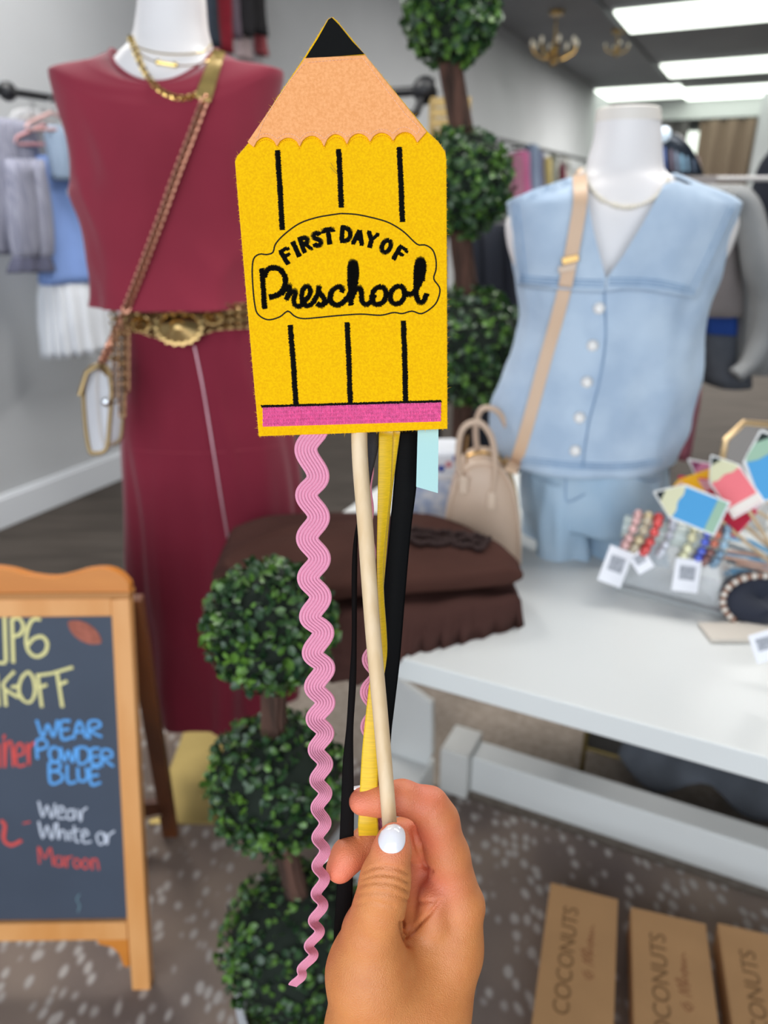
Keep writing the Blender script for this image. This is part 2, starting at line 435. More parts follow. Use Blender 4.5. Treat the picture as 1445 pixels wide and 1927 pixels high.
FONT = {  # strokes in a unit box, y down
 'F': [[(0,0),(0,1)],[(-.12,0),(.62,0)],[(.62,0),(.62,.2)],[(0,.48),(.45,.48)],[(.45,.38),(.45,.58)],[(-.15,1),(.22,1)]],
 'I': [[(0,0),(0,1)],[(-.2,0),(.2,0)],[(-.2,1),(.2,1)]],
 'R': [[(0,0),(0,1)],[(-.15,0),(.35,0),(.58,.12),(.58,.36),(.35,.48),(0,.48)],[(.28,.5),(.6,1),(.75,1)],[(-.15,1),(.2,1)]],
 'S': [[(.58,.22),(.5,.05),(.28,0),(.08,.08),(.04,.28),(.2,.44),(.45,.54),(.6,.72),(.5,.94),(.28,1),(.06,.92),(0,.75)],[(.58,0),(.58,.22)],[(0,.78),(0,1)]],
 'T': [[(.35,0),(.35,1)],[(-.05,.22),(-.05,0),(.75,0),(.75,.22)],[(.15,1),(.55,1)]],
 'D': [[(.02,0),(.02,1)],[(-.12,0),(.35,0),(.66,.2),(.7,.5),(.66,.8),(.35,1),(-.12,1)]],
 'A': [[(.38,0),(.02,1)],[(.38,0),(.74,1)],[(.16,.64),(.6,.64)],[(-.12,1),(.18,1)],[(.58,1),(.88,1)]],
 'Y': [[(0,0),(.38,.5),(.38,1)],[(.76,0),(.38,.5)],[(-.12,0),(.16,0)],[(.6,0),(.88,0)],[(.2,1),(.56,1)]],
 'O': [[(.36,0),(.1,.12),(0,.5),(.1,.88),(.36,1),(.62,.88),(.72,.5),(.62,.12),(.36,0)]],
}
def pencil_wand():
    root = thing('pencil_wand', P(735, 1545, .38), 'yellow felt pencil wand on a wooden dowel with ribbons, held in the hand', 'wand')
    fy = mat('yellow_felt', '#EEB900', .95, col2='#E2A800', vscale=900, bump=.9, bscale=1500, sheen=.15, spec=.1)
    fp = mat('peach_felt', '#EFA870', .95, col2='#E39A60', vscale=700, bump=.8, bscale=1300, sheen=.15, spec=.1)
    blk = mat('black_felt', '#0B0B0B', .9, bump=.6, bscale=1500, spec=.2)
    thr = mat('black_thread', '#14130F', .55, spec=.4); thp = mat('pink_thread', '#E9659E', .5, var=.15, vscale=600)
    body = [(625,32),(633,38),(686,102),(803,246),(826,268),(838,286),(840,300),(841,500),(842,807),(660,815),(487,821),(475,690),(462,540),(450,400),(442,304),(446,294),(472,264),(520,186),(573,107),(617,36)]
    felt_slab(body, zfelt, .0028).build('felt_body', fy, root, ang=40, bev=.0004)
    # stray fibres on the felt edge
    mb = MB()
    for i in range(len(body)):
        a, b = Vector(body[i]), Vector(body[(i+1) % len(body)]); n = Vector((-(b-a).y, (b-a).x)).normalized()
        for k in range(int((b-a).length/1.6)):
            q = a.lerp(b, random.random()); s_ = random.uniform(1, 4) if random.random() < .93 else random.uniform(4, 9)
            c = q + n*s_*random.choice((-1, 1)) + (b-a).normalized()*random.uniform(-3, 3); zz = zfelt(*q)+random.uniform(0, .0025)
            t_ = Vector((-(c-q).y, (c-q).x)).normalized()*.25
            mb.add([P(q.x+t_.x, q.y+t_.y, zz), P(q.x-t_.x, q.y-t_.y, zz), P(c.x, c.y, zz+random.uniform(-.001,.001))], [(0,1,2)])
    mb.build('felt_fibre', fy, root, kind='stuff')
    # peach wood cone with scalloped lower edge
    zp = lambda x, y: zfelt(x, y) - .0009
    cusps = [(1172,862),(1027,852),(888,857),(748,872),(610,887),(462,886),(325,884),(185,890)]
    peaks = [(1100,797),(955,802),(818,806),(680,810),(535,820),(395,832),(250,828)]
    low = [(1229,797)]; low.append(cusps[0])
    for i, pk in enumerate(peaks):
        a, b = cusps[i], cusps[i+1]
        for k in range(1, 8):
            t = k/8; x = a[0]+(b[0]-a[0])*t; yb = a[1]+(b[1]-a[1])*t
            low.append((x, yb-(yb-pk[1])*math.sin(math.pi*t)**.62))
        low.append(b)
    low.append((146,858))
    cone = [z1(495,350), z1(857,333)] + [z1(*p) for p in low]
    felt_slab(cone, zp, .0009, 12).build('wood_cone', fp, root, bev=.0003, ang=40)
    mb = MB(); inset = lambda l: [z1(*p) for p in l]
    st = inset([(512,378),(600,370),(700,362),(845,352),(905,430),(1000,560),(1100,690),(1190,778),(1172,812)])
    dashes(mb, st, base=zp)
    sc = [(1172,812)]
    for i, pk in enumerate(peaks):
        a, b = cusps[i], cusps[i+1]
        for k in range(1, 9):
            t = k/8; sc.append((a[0]+(b[0]-a[0])*t, (a[1]+(b[1]-a[1])*t)-42-(a[1]-pk[1]-18)*math.sin(math.pi*t)**.7))
    dashes(mb, inset(sc), base=zp, L=4.2); dashes(mb, inset([(205,838),(240,740),(300,640),(400,490),(480,395),(512,378)]), base=zp)
    mb.build('stitching', mat('peach_thread', '#F7BE98', .5), root)
    mb = MB(); ys = []
    for i, pk in enumerate(peaks):
        a, b = cusps[i], cusps[i+1]
        dashes(mb, [z1(a[0]+(b[0]-a[0])*t, (a[1]+(b[1]-a[1])*t)+14-(a[1]-pk[1]+1)*math.sin(math.pi*t)**.62) for t in [k/10 for k in range(11)]], L=3, w=1.3)
    mb.build('stitching', mat('yellow_thread', '#E8A90A', .5), root)
    zt = lambda x, y: zfelt(x, y) - .0011
    felt_slab([z1(655,105), z1(700,150), z1(780,250), z1(853,326), z1(700,338), z1(497,350), z1(570,235), z1(635,118)], zt, .0011, 12).build('pencil_lead', blk, root, bev=.0003)
    # stripes
    for a, b in (((522,283),(531,433)),((637,281),(642,391)),((751,277),(757,418)),((546,612),(557,762)),((653,607),(659,760)),((759,604),(763,756))):
        mb = MB(); path = [a, ((a[0]+b[0])/2+.6, (a[1]+b[1])/2), b]; satin(mb, path, 10.8, 1.15, jit=1.0); mb.build('stripe', thr, root)
    # thin running-stitch outline round the words
    ol = [(710,70),(800,75),(900,95),(1000,125),(1090,180),(1170,255),(1220,260),(1265,290),(1285,350),(1285,410),(1272,465),(1308,520),(1300,580),(1270,630),(1200,675),(1140,660),(1080,675),(1030,668),(950,685),(830,678),(680,688),(560,700),(480,705),(430,690),(390,660),(340,695),(270,712),(210,680),(190,620),(178,500),(175,400),(185,340),(220,315),(260,318),(300,305),(315,255),(370,195),(460,130),(560,95),(640,80),(710,70)]
    mb = MB(); dashes(mb, [z2(*p) for p in smoothpts(ol, 4)], L=6.5, gap=-1.8, w=2.7, lift=.0006); mb.build('outline_stitch', thr, root)
    # FIRST DAY OF
    mb = MB()
    for ch, cx, cy, ang in (('F',382,326,-30),('I',440,285,-25),('R',497,254,-20),('S',567,226,-14),('T',637,207,-8),('D',738,196,4),('A',818,212,9),('Y',896,229,15),('O',985,268,24),('F',1066,313,31)):
        h = 80; sc_ = h*.92; ca, sa = math.cos(R(ang)), math.sin(R(ang)); xs = [p[0] for s in FONT[ch] for p in s]; mx = (min(xs)+max(xs))/2
        for s in FONT[ch]:
            pts = [((x-mx)*sc_, (y-.5)*h) for x, y in s]; pts = [z2(cx+x*ca-y*sa, cy+x*sa+y*ca) for x, y in pts]
            big = len(s) > 3 or abs(s[0][1]-s[-1][1]) > .6
            satin(mb, resample([Vector(p) for p in pts], .6) + [Vector(pts[-1])], 9.6 if big else 7.2, .9, lift=.0006, jit=.6)
    mb.build('lettering', thr, root)
    # Preschool
    strokes = [
     ([(232,402),(240,500),(250,648)], 8.6),
     ([(248,455),(262,412),(305,397),(347,412),(374,455),(372,505),(350,545),(315,568),(276,575)], 9.2),
     ([(352,560),(385,515),(402,505),(395,555),(378,592),(398,560),(425,535),(438,548),(425,595),(438,628),(468,628),(500,590),(528,548),(512,508),(486,520),(474,565),(482,615),(515,628),(545,605),(575,545),(580,508),(572,535),(600,570),(612,605),(590,630),(565,612)], 8.2),
     ([(598,622),(640,590),(652,545),(685,515),(722,518),(712,548)], 8.2),
     ([(652,545),(648,595),(680,625),(720,610),(760,565),(795,500),(806,420),(795,368),(778,358),(766,385),(766,470),(772,625)], 9),
     ([(786,372),(787,500)], 15),
     ([(776,585),(800,530),(822,515),(835,545),(838,600),(862,622),(895,600),(915,560)], 8.6),
     ([(955,512),(918,525),(898,572),(912,615),(952,616),(982,578),(980,530),(955,512)], 8.6),
     ([(978,545),(1010,560)], 7.5),
     ([(1068,508),(1030,522),(1008,568),(1024,612),(1064,612),(1094,572),(1092,525),(1068,508)], 8.6),
     ([(1092,545),(1130,560),(1172,520),(1205,440),(1212,380),(1198,345),(1178,352),(1168,400),(1164,480),(1166,560),(1184,608),(1212,598),(1230,552)], 9),
     ([(1191,360),(1188,480)], 16)]
    mb = MB()
    for s, wd in strokes: satin(mb, [z2(*p) for p in smoothpts(s, 8)], wd*1.2, .95, lift=.0010, jit=1.1, slant=.5)
    mb.build('lettering', thr, root)
    # pink eraser band
    mb = MB(); zb = lambda x, y: zfelt(x, y)
    felt_slab([(494,766),(660,761),(830,757),(829,793),(660,798),(495,803)], lambda x, y: zfelt(x, y)-.0001, .0001, 20).build('eraser_band_backing', mat('deep_pink_thread', '#C83F7F', .6), root)
    rows = 5
    for r in range(rows):
        n = 118
        for i in range(n):
            t = (i+.5)/n; x = 494+(830-494)*t + random.uniform(-.3,.3); yt = 766-9.5*t; yb = 803-10*t
            y0 = yt+(yb-yt)*(r/rows)+.1; y1 = yt+(yb-yt)*((r+1)/rows)-.1
            strand(mb, (x-.7, y0+random.uniform(-.6,.6)), (x+.7, y1+random.uniform(-.6,.6)), 2.5, .0008, zb)
    mb.build('eraser_band', thp, root)
    mb = MB(); satin(mb, [(492,765),(660,760),(831,755)], 5, 1.3, jit=.8, slant=1.3); mb.build('band_line', thr, root)
    # dowel
    wd = mat('pale_wood', '#E2C8A4', .55, col2='#D6B78C', vscale=120, stretch=(1,1,.08), bump=.15, bscale=600)
    pth = smoothpts([(690,700,.3675),(676,818,.3690),(688,1000,.3705),(701,1180,.3725),(718,1370,.3750),(733,1550,.3770),(738,1625,.3785)], 8)
    MB().tube([P(x, y, z) for x, y, z in pth], [ .0041 - .0004*i/len(pth) for i in range(len(pth))], 24).build('dowel', wd, root)
    # pink rickrack, front
    pk = mat('pink_rickrack', '#DB8AA6', .6, var=.1, vscale=2500, sheen=.2, bump=.5, bscale=2500)
    def rick(tbl, name='rickrack', nr=7):
        """tbl: (y, centre x, amplitude, phase in turns, width, twist deg, zc)"""
        rr = smoothpts(tbl, 14); rings = []; m = nr*6
        C = [(cx + am*math.sin(2*math.pi*ph), y) for y, cx, am, ph, wd_, tw, zc in rr]
        for i, (y, cx, am, ph, wd_, tw, zc) in enumerate(rr):
            a, b = Vector(C[max(i-1,0)]), Vector(C[min(i+1,len(C)-1)]); t = (b-a).normalized(); n = Vector((-t.y, t.x))
            if n.x < 0: n = -n
            n = (n*.45 + Vector((1, 0))*.55).normalized()
            cp = P(C[i][0], C[i][1], zc); e = P(C[i][0]+n.x*10, C[i][1]+n.y*10, zc) - cp
            away = (cp-EYE).normalized(); wv = (e.normalized()*math.cos(R(tw)) + away*math.sin(R(tw))); hw = wd_/2*zc/F_
            nn = wv.cross((P(b.x,b.y,zc)-P(a.x,a.y,zc)).normalized()).normalized()
            if nn.dot(away) > 0: nn = -nn
            rings.append([cp + wv*hw*(-1+2*k/m) + nn*(.00042*abs(math.sin(math.pi*nr*k/m)) + .00003) for k in range(m+1)])
        return MB().loft(rings, closed=False).build(name, pk, root, solid=.0005)
    tb = []; ph = .75
    ext = [(800,566,-1),(846,574,-1),(896,598,1),(932,577,-1),(973,599,1),(1013,580,-1),(1051,599,1),(1088,581,-1),(1123,601,1),(1161,586,-1),(1190,605,1),(1229,591,-1),(1257,609,1),(1300,594,-1),(1322,611,1),(1366,595,-1),(1380,609,1),(1430,595,-1),(1438,607,1),(1488,598,-1),(1496,608,1)]
    ys_ = [800+ (i)*39 for i in range(2)]
    # extrema (y, sign) set the phase; centre and width follow tables
    E = [(805,1),(846,-1),(896,1),(932,-1),(973,1),(1013,-1),(1051,1),(1088,-1),(1123,1),(1161,-1),(1190,1),(1229,-1),(1257,1),(1293,-1),(1322,1),(1353,-1),(1380,1),(1411,-1),(1438,1),(1468,-1),(1493,1),(1521,-1),(1549,1),(1577,-1),(1601,1),(1630,-1),(1654,1),(1682,-1),(1704,1),(1732,-1),(1754,1),(1780,-1),(1799,1),(1822,-1),(1838,1),(1854,-1)]
    def lerp(tab, y):
        for (a, va), (b, vb) in zip(tab, tab[1:]):
            if y <= b: return va+(vb-va)*max(0, (y-a))/(b-a)
        return tab[-1][1]
    cen = [(800,586),(1000,589),(1123,592),(1200,598),(1300,602),(1400,603),(1500,604),(1600,604),(1680,602),(1740,596),(1800,583),(1830,568),(1856,552)]
    amp = [(800,11),(1200,11),(1340,9.5),(1450,8),(1600,7),(1750,8),(1856,3)]
    wid = [(800,43),(1150,42),(1250,41),(1856,38)]
    twi = [(800,5),(1200,8),(1330,22),(1400,38),(1500,50),(1600,58),(1700,60),(1780,62),(1856,66)]
    zz = [(800,.366),(1300,.368),(1500,.372),(1700,.380),(1856,.386)]
    for i, (y, s_) in enumerate(E):
        tb.append((y, lerp(cen, y), lerp(amp, y), .25 + (i*.5), lerp(wid, y), lerp(twi, y), lerp(zz, y)))
    rick(tb)
    tb = [(y, x, 9 if y > 1210 else 3, .25+i*.5, 36 if y > 1210 else 20, 12, .3925) for i, (y, x) in enumerate([(880,690),(920,692),(960,690),(1000,692),(1040,694),(1080,696),(1120,698),(1160,701),(1200,704),(1238,708),(1270,704),(1302,704),(1335,703),(1368,705),(1400,706),(1440,708),(1480,712),(1520,716),(1560,718)])]
    rick(tb)
    yr = mat('yellow_ribbon', '#E3B806', .45, var=.1, vscale=1800, stretch=(.02,.3,1.2), bump=.9, bscale=2200, sheen=.2)
    kr = mat('black_ribbon', '#040405', .7, bump=.7, bscale=2200, stretch=(.02,.3,1), spec=.12)
    br = mat('dark_brown_ribbon', '#080404', .7, bump=.5, bscale=2200, spec=.12)
    ch = mat('charcoal_ribbon', '#1C1C22', .6, bump=1, bscale=1800)
    o = ribbon_strip([(812,713,740,0,.002),(921,711,735,0,.002),(1042,709,723,0,.002),(1110,710,722,.001,.003),(1200,712,728,.003,.005),(1280,696,730,.006,.006),(1311,692,733,.006,.006),(1394,683,722,.006,.006),(1449,679,712,.007,.007),(1532,675,711,.009,.009),(1560,674,712,.010,.010),(1640,680,715,.02,.02),(1704,666,700,.02,.02),(1740,664,690,.02,.02)], .3785, 'ribbon', yr, root); o['label'] = 'yellow grosgrain ribbon hanging behind the dowel'
    o = ribbon_strip([(812,736,753,.003,.004),(909,733,740,.003,.004),(982,726,732,.003,.004),(1042,720,727,.003,.004),(1127,716,720,.003,.004),(1150,715,718,.003,.004)], .3790, 'ribbon', yr, root); o['label'] = 'narrow folded edge of the yellow ribbon'
    o = ribbon_strip([(808,752,788,0,0),(900,742,785,0,0),(1000,733,773,0,0),(1125,720,762,0,0),(1200,712,756,0,0),(1255,710,751,0,0),(1338,712,741,0,0),(1383,712,736,.001,.001),(1480,712,730,.005,.005),(1560,708,722,.012,.012)], .3850, 'ribbon', kr, root, bow=.0012); o['label'] = 'wide black grosgrain ribbon hanging right of the dowel'
    o = ribbon_strip([(940,684,686,0,0),(1001,668,674,0,0),(1074,662,672,0,0),(1200,662,671,0,0),(1283,657,670,0,0),(1366,652,665,0,0),(1435,645,665,0,0),(1532,641,666,0,0),(1650,635,664,.003,.003),(1757,628,660,.008,.008),(1800,630,655,.012,.012)], .3900, 'ribbon', br, root); o['label'] = 'thin dark brown ribbon hanging left of the dowel'
    o = ribbon_strip([(812,690,718,0,.001),(850,692,710,0,0),(897,694,699,0,0),(930,690,694,0,0)], .3830, 'ribbon', ch, root); o['label'] = 'short charcoal ribbon showing beside the dowel'
    felt_slab([(786,805),(825,805),(824,928),(783,916)], lambda x, y: .3700, .0003, 20).build('ribbon', mat('mint_ribbon', '#A9CFCC', .6, bump=.2, bscale=1500), root)['label'] = 'short pale mint ribbon end cut at an angle'
    # backing felt holding everything
    felt_slab([(500,330),(820,330),(828,798),(505,806)], lambda x, y: zfelt(x, y)+.0128, .0012, 60).build('backing_felt', fy, root)
    felt_slab([(560,330),(760,330),(790,798),(560,800)], lambda x, y: zfelt(x, y)+.003, .0096, 60).build('stuffing', fy, root)
    mb = MB(); mb.tube([P(637,316,ZF-.0015), P(632,322,ZF-.003), P(622,306,ZF-.004)], .00007, 5); mb.tube([P(637,330,ZF-.0012), P(628,322,ZF-.002), P(621,314,ZF-.002)], .00007, 5)
    mb.build('loose_thread', mat('brown_thread', '#5A4020', .6), root)
    return root

# ================================================================== FRONT: THE HAND
def surface_nets(d, o, h):
    nx, ny, nz = d.shape; ins = d < 0
    c = np.zeros((nx-1, ny-1, nz-1), np.int8)
    for i in (0,1):
        for j in (0,1):
            for k in (0,1): c += ins[i:nx-1+i, j:ny-1+j, k:nz-1+k]
    act = (c > 0) & (c < 8); idx = -np.ones(act.shape, np.int64); A = np.argwhere(act); idx[act] = np.arange(len(A))
    acc = np.zeros((len(A), 3)); cnt = np.zeros(len(A)); x, y, z = A.T
    cs = [(i,j,k) for i in (0,1) for j in (0,1) for k in (0,1)]
    for a in cs:
        for b in cs:
            if sum(b)-sum(a) == 1 and all(q >= p for p, q in zip(a, b)):
                va = d[x+a[0], y+a[1], z+a[2]]; vb = d[x+b[0], y+b[1], z+b[2]]; m = (va < 0) != (vb < 0)
                t = va[m]/(va[m]-vb[m]); pa = np.array(a, float); pb = np.array(b, float)
                acc[m] += pa + t[:, None]*(pb-pa); cnt[m] += 1
    v = (A + acc/cnt[:, None])*h + np.array(o); F = []
    for ax in range(3):
        sl = [slice(None)]*3; sl2 = [slice(None)]*3; sl[ax] = slice(0, -1); sl2[ax] = slice(1, None)
        s = ins[tuple(sl)] != ins[tuple(sl2)]; E = np.argwhere(s); fl = ins[tuple(sl)][s]
        b, c_ = [q for q in range(3) if q != ax]; ok = (E[:, b] > 0) & (E[:, c_] > 0) & (E[:, b] < d.shape[b]-1) & (E[:, c_] < d.shape[c_]-1)
        E = E[ok]; fl = fl[ok]; q = []
        for db, dc in ((-1,-1),(0,-1),(0,0),(-1,0)):
            e = E.copy(); e[:, b] += db; e[:, c_] += dc; q.append(idx[e[:,0], e[:,1], e[:,2]])
        q = np.stack(q, 1); q[fl] = q[fl][:, ::-1]
        if ax == 1: q = q[:, ::-1]
        F.append(q)
    return v, np.concatenate(F)
def hand():
    root = thing('person', P(760, 2400, .40), 'person’s right hand pinching the wooden dowel, with white-polished nails', 'person')
    def C(px, py, zc): return np.array([(px-W_/2)/F_*zc, -(py-H_/2)/F_*zc, zc])
    def m_(r, zc): return r*zc/F_
    h = .0011
    lo = np.array([-.050, -.330, .333]); hi = np.array([.078, -.128, .492]); n = ((hi-lo)/h).astype(int)
    X, Y, Z = [a.astype(np.float32) for a in np.meshgrid(*[lo[i]+h*np.arange(n[i]) for i in range(3)], indexing='ij')]
    def cone(a, b, ra, rb, sz=1.0):
        ab = b-a; L = float(ab@ab); t = np.clip(((X-a[0])*ab[0]+(Y-a[1])*ab[1]+(Z-a[2])*ab[2])/L, 0, 1)
        dx = X-a[0]-t*ab[0]; dy = Y-a[1]-t*ab[1]; dz = (Z-a[2]-t*ab[2])*sz
        return np.sqrt(dx*dx+dy*dy+dz*dz) - (ra+(rb-ra)*t)
    def smin(a, b, k):
        hh = np.clip(.5+.5*(b-a)/k, 0, 1); return b*(1-hh)+a*hh - k*hh*(1-hh)
    def chain(pts, k=.004):
        d = None
        for (x0,y0,z0,r0), (x1,y1,z1_,r1) in zip(pts, pts[1:]):
            c = cone(C(x0,y0,z0), C(x1,y1,z1_), m_(r0,z0), m_(r1,z1_)); d = c if d is None else smin(d, c, k)
        return d
    thumb = chain([(741,1579,.3660,30),(737,1600,.3660,36),(726,1650,.3665,46),(722,1672,.367,47),(714,1705,.370,48),(700,1755,.376,56)], .003)
    thenar = chain([(700,1755,.376,57),(697,1830,.384,75),(706,1950,.392,88),(735,2300,.40,98)], .012)
    index = chain([(682,1508,.3895,26),(715,1505,.3895,29),(757,1500,.391,30),(808,1518,.394,35),(823,1545,.396,39),(842,1610,.400,40),(862,1700,.405,46)], .004)
    back = chain([(866,1708,.404,46),(842,1790,.406,58),(798,1900,.400,80),(765,2300,.400,95)], .012)
    middle = chain([(640,1634,.388,27),(655,1610,.390,30),(700,1583,.397,32),(760,1575,.408,33),(815,1600,.418,34),(842,1720,.425,42)], .004)
    ring = chain([(700,1700,.405,27),(740,1660,.418,30),(800,1650,.433,33),(828,1760,.440,40)], .004)
    pinky = chain([(715,1760,.425,24),(745,1730,.437,26),(790,1735,.448,28),(815,1810,.450,36)], .004)
    palm = chain([(842,1720,.425,44),(800,1870,.425,70),(780,2000,.415,85)], .01)
    palm = smin(palm, chain([(828,1760,.440,42),(790,1900,.435,60),(780,2000,.42,75)], .01), .012)
    palm = smin(palm, chain([(815,1810,.450,36),(780,1920,.445,50),(780,2050,.42,70)], .01), .012)
    web = chain([(812,1735,.400,24),(768,1820,.396,46)], .01); gapf = chain([(792,1640,.412,26),(780,1740,.408,40)], .01)
    pad = cone(C(815,1690,.396), C(815,1735,.396), m_(28,.4), m_(30,.4))
    d = smin(back, palm, .012); d = smin(d, index, .004); d = smin(d, thenar, .022); d = smin(d, web, .008); d = smin(d, gapf, .003); d = smin(d, pad, .005)
    d = smin(d, smin(middle, smin(ring, pinky, .001), .001), .0012)
    d = smin(d, thumb, .0022)
    v, f = surface_nets(d, lo, h)
    # relax, then press in the skin creases (polyline in image space)
    pxy = lambda v: (W_/2 + v[:,0]/v[:,2]*F_, H_/2 - v[:,1]/v[:,2]*F_)
    e = np.concatenate([f[:, [0,1]], f[:, [1,2]], f[:, [2,3]], f[:, [3,0]]])
    for it in range(5):
        a = np.zeros_like(v); c = np.zeros(len(v)); np.add.at(a, e[:,0], v[e[:,1]]); np.add.at(a, e[:,1], v[e[:,0]]); np.add.at(c, e[:,0], 1); np.add.at(c, e[:,1], 1)
        v = v*.5 + .5*a/c[:, None]
    fn = np.cross(v[f[:,2]]-v[f[:,0]], v[f[:,3]]-v[f[:,1]]); vn = np.zeros_like(v)
    for k in range(4): np.add.at(vn, f[:,k], fn)
    vn /= np.linalg.norm(vn, axis=1)[:, None]+1e-12
    if (vn*(v-v.mean(0))).sum() < 0: vn = -vn
    px, py = pxy(v); front = vn[:,2] < .1
    cz = [  # (path, depth m, half width px)
      ([(684,1641),(715,1630),(745,1634),(768,1646)], .0005, 3), ([(680,1655),(712,1646),(745,1650),(769,1662)], .0006, 3),
      ([(676,1668),(705,1660),(740,1664),(768,1678)], .0006, 3), ([(672,1684),(705,1678),(742,1684),(766,1694)], .0004, 3),
      ([(668,1702),(700,1698),(740,1706)], .0003, 4),
      ([(757,1738),(762,1762),(770,1778)], .0013, 4.5), ([(765,1765),(785,1742),(806,1722),(826,1700)], .0010, 3.5),
      ([(778,1560),(784,1590),(797,1625),(812,1640)], .0008, 3.5), ([(800,1548),(815,1528),(828,1515)], .0003, 4),
      ([(782,1700),(800,1697),(832,1695)], .0006, 3)]
    disp = np.zeros(len(v))
    for path, dep, wd in cz:
        pp = np.array(smoothpts(path, 5)); dm = np.full(len(v), 1e9)
        for a, b in zip(pp, pp[1:]):
            ab = b-a; t = np.clip(((px-a[0])*ab[0]+(py-a[1])*ab[1])/(ab@ab), 0, 1); dm = np.minimum(dm, np.hypot(px-a[0]-t*ab[0], py-a[1]-t*ab[1]))
        disp = np.maximum(disp, 1.7*dep*np.exp(-(dm/wd)**2)) 
    v = v - vn*(disp*front)[:, None]
    # to the room
    wv = [V(x, z*CP + y*SP, CAMZ - z*SP + y*CP) for x, y, z in v.tolist()]
    mb = MB(); mb.v = wv; mb.f = [tuple(q) for q in f.tolist()]
    m = bpy.data.materials.new('tanned_skin'); m.use_nodes = True; nt = m.node_tree; b = nt.nodes['Principled BSDF']
    b.inputs['Roughness'].default_value = .48; b.inputs['Subsurface Weight'].default_value = .12
    b.inputs['Subsurface Radius'].default_value = (.01, .0035, .0015); b.inputs['Subsurface Scale'].default_value = .4
    at = nt.nodes.new('ShaderNodeAttribute'); at.attribute_name = 'blush'
    mx = nt.nodes.new('ShaderNodeMixRGB'); mx.inputs[1].default_value = (*lin('#D2854B'), 1); mx.inputs[2].default_value = (*lin('#E17B5E'), 1)
    nz = nt.nodes.new('ShaderNodeTexNoise'); nz.inputs['Scale'].default_value = 90; tc = nt.nodes.new('ShaderNodeTexCoord'); nt.links.new(tc.outputs['Object'], nz.inputs['Vector'])
    mu = nt.nodes.new('ShaderNodeMixRGB'); mu.blend_type = 'SOFT_LIGHT'; mu.inputs[0].default_value = .25
    nt.links.new(at.outputs['Fac'], mx.inputs[0]); nt.links.new(mx.outputs[0], mu.inputs[1]); nt.links.new(nz.outputs[0], mu.inputs[2]); nt.links.new(mu.outputs[0], b.inputs['Base Color'])
    vo = nt.nodes.new('ShaderNodeTexVoronoi'); vo.inputs['Scale'].default_value = 1500; nt.links.new(tc.outputs['Object'], vo.inputs['Vector'])
    n5 = nt.nodes.new('ShaderNodeTexNoise'); n5.inputs['Scale'].default_value = 350; n5.inputs['Detail'].default_value = 6; nt.links.new(tc.outputs['Object'], n5.inputs['Vector'])
    am = nt.nodes.new('ShaderNodeMath'); am.operation = 'ADD'; nt.links.new(vo.outputs['Distance'], am.inputs[0]); nt.links.new(n5.outputs[0], am.inputs[1])
    bp = nt.nodes.new('ShaderNodeBump'); bp.inputs['Strength'].default_value = .6; bp.inputs['Distance'].default_value = .0003
    nt.links.new(am.outputs[0], bp.inputs['Height']); nt.links.new(bp.outputs[0], b.inputs['Normal'])
    tree = bvh(mb)
    o = mb.build('hand', m, root, ang=180)
    at_ = o.data.attributes.new('blush', 'FLOAT', 'POINT')
    red = np.zeros(len(v))
    for cx, cy, cz_, rr in ((670,1508,.389,60),(740,1515,.389,60),(640,1640,.388,70),(738,1570,.366,45),(800,1560,.395,60),(815,1650,.4,60),(790,1500,.392,60),(700,1600,.397,50)):
        c = C(cx, cy, cz_); red = np.maximum(red, np.exp(-(np.linalg.norm(v-c, axis=1)/(rr*.4/F_))**2))
    at_.data.foreach_set('value', red.astype(np.float32))
    # nails
    nm = mat('white_nail_polish', '#EDEBF0', .12, coat=1, spec=.6)
    def nail(cx, cy, rx, ry, ang, lift, dome):
        ca, sa = math.cos(R(ang)), math.sin(R(ang)); N = 12; M = 28; rings = []; cen = None
        for i in range(N+1):
            r = max(.02, i/N); ring_ = []
            for k in range(M):
                a = 2*math.pi*k/M; x = math.copysign(abs(math.cos(a))**.85, math.cos(a))*rx*r; y = math.copysign(abs(math.sin(a))**.85, math.sin(a))*ry*r
                X_, Y_ = cx+x*ca-y*sa, cy+x*sa+y*ca; p, _n = hit(tree, X_, Y_)
                if p is None: ring_.append(None); continue
                ring_.append(p - (p-EYE).normalized()*(lift+dome*(1-r**3) - (.0009 if i == N else 0)))
            if any(q is None for q in ring_): break
            rings.append(ring_)
        MB().loft(rings).build('nail', nm, root, ang=180, subd=1)
    nail(737, 1577, 28.5, 32, 0, .0007, .0008)
    # finger nails seen from the side: thin curved plates on the far sides of the tips
    def side_nail(c, ax, up, out, L, Wd):
        ax, up, out = ax.normalized(), up.normalized(), out.normalized(); rings = []
        for i in range(9):
            t = -1+2*i/8; wv_ = Wd*math.sqrt(max(.05, 1-(t*.92)**4))
            rings.append([c + ax*L*t + up*wv_*s_ + out*(.0012*(1-s_*s_)) for s_ in [-1+2*k/8 for k in range(9)]])
        MB().loft(rings, closed=False).build('nail', nm, root, solid=.0005, ang=180)
    Rv, Uv, Fv = V(1,0,0), V(0,SP,CP), V(0,CP,-SP)
    side_nail(P(617.5,1617,.3935), Rv*.75+Uv*.65, Fv*.8+Rv*.3, (-Rv+Uv*.9+Fv*.5), .0075, .0055)
    side_nail(P(676,1484,.3935), Rv*.95+Uv*.15, Fv, (Uv+Fv*.5), .0048, .0030)
    return root

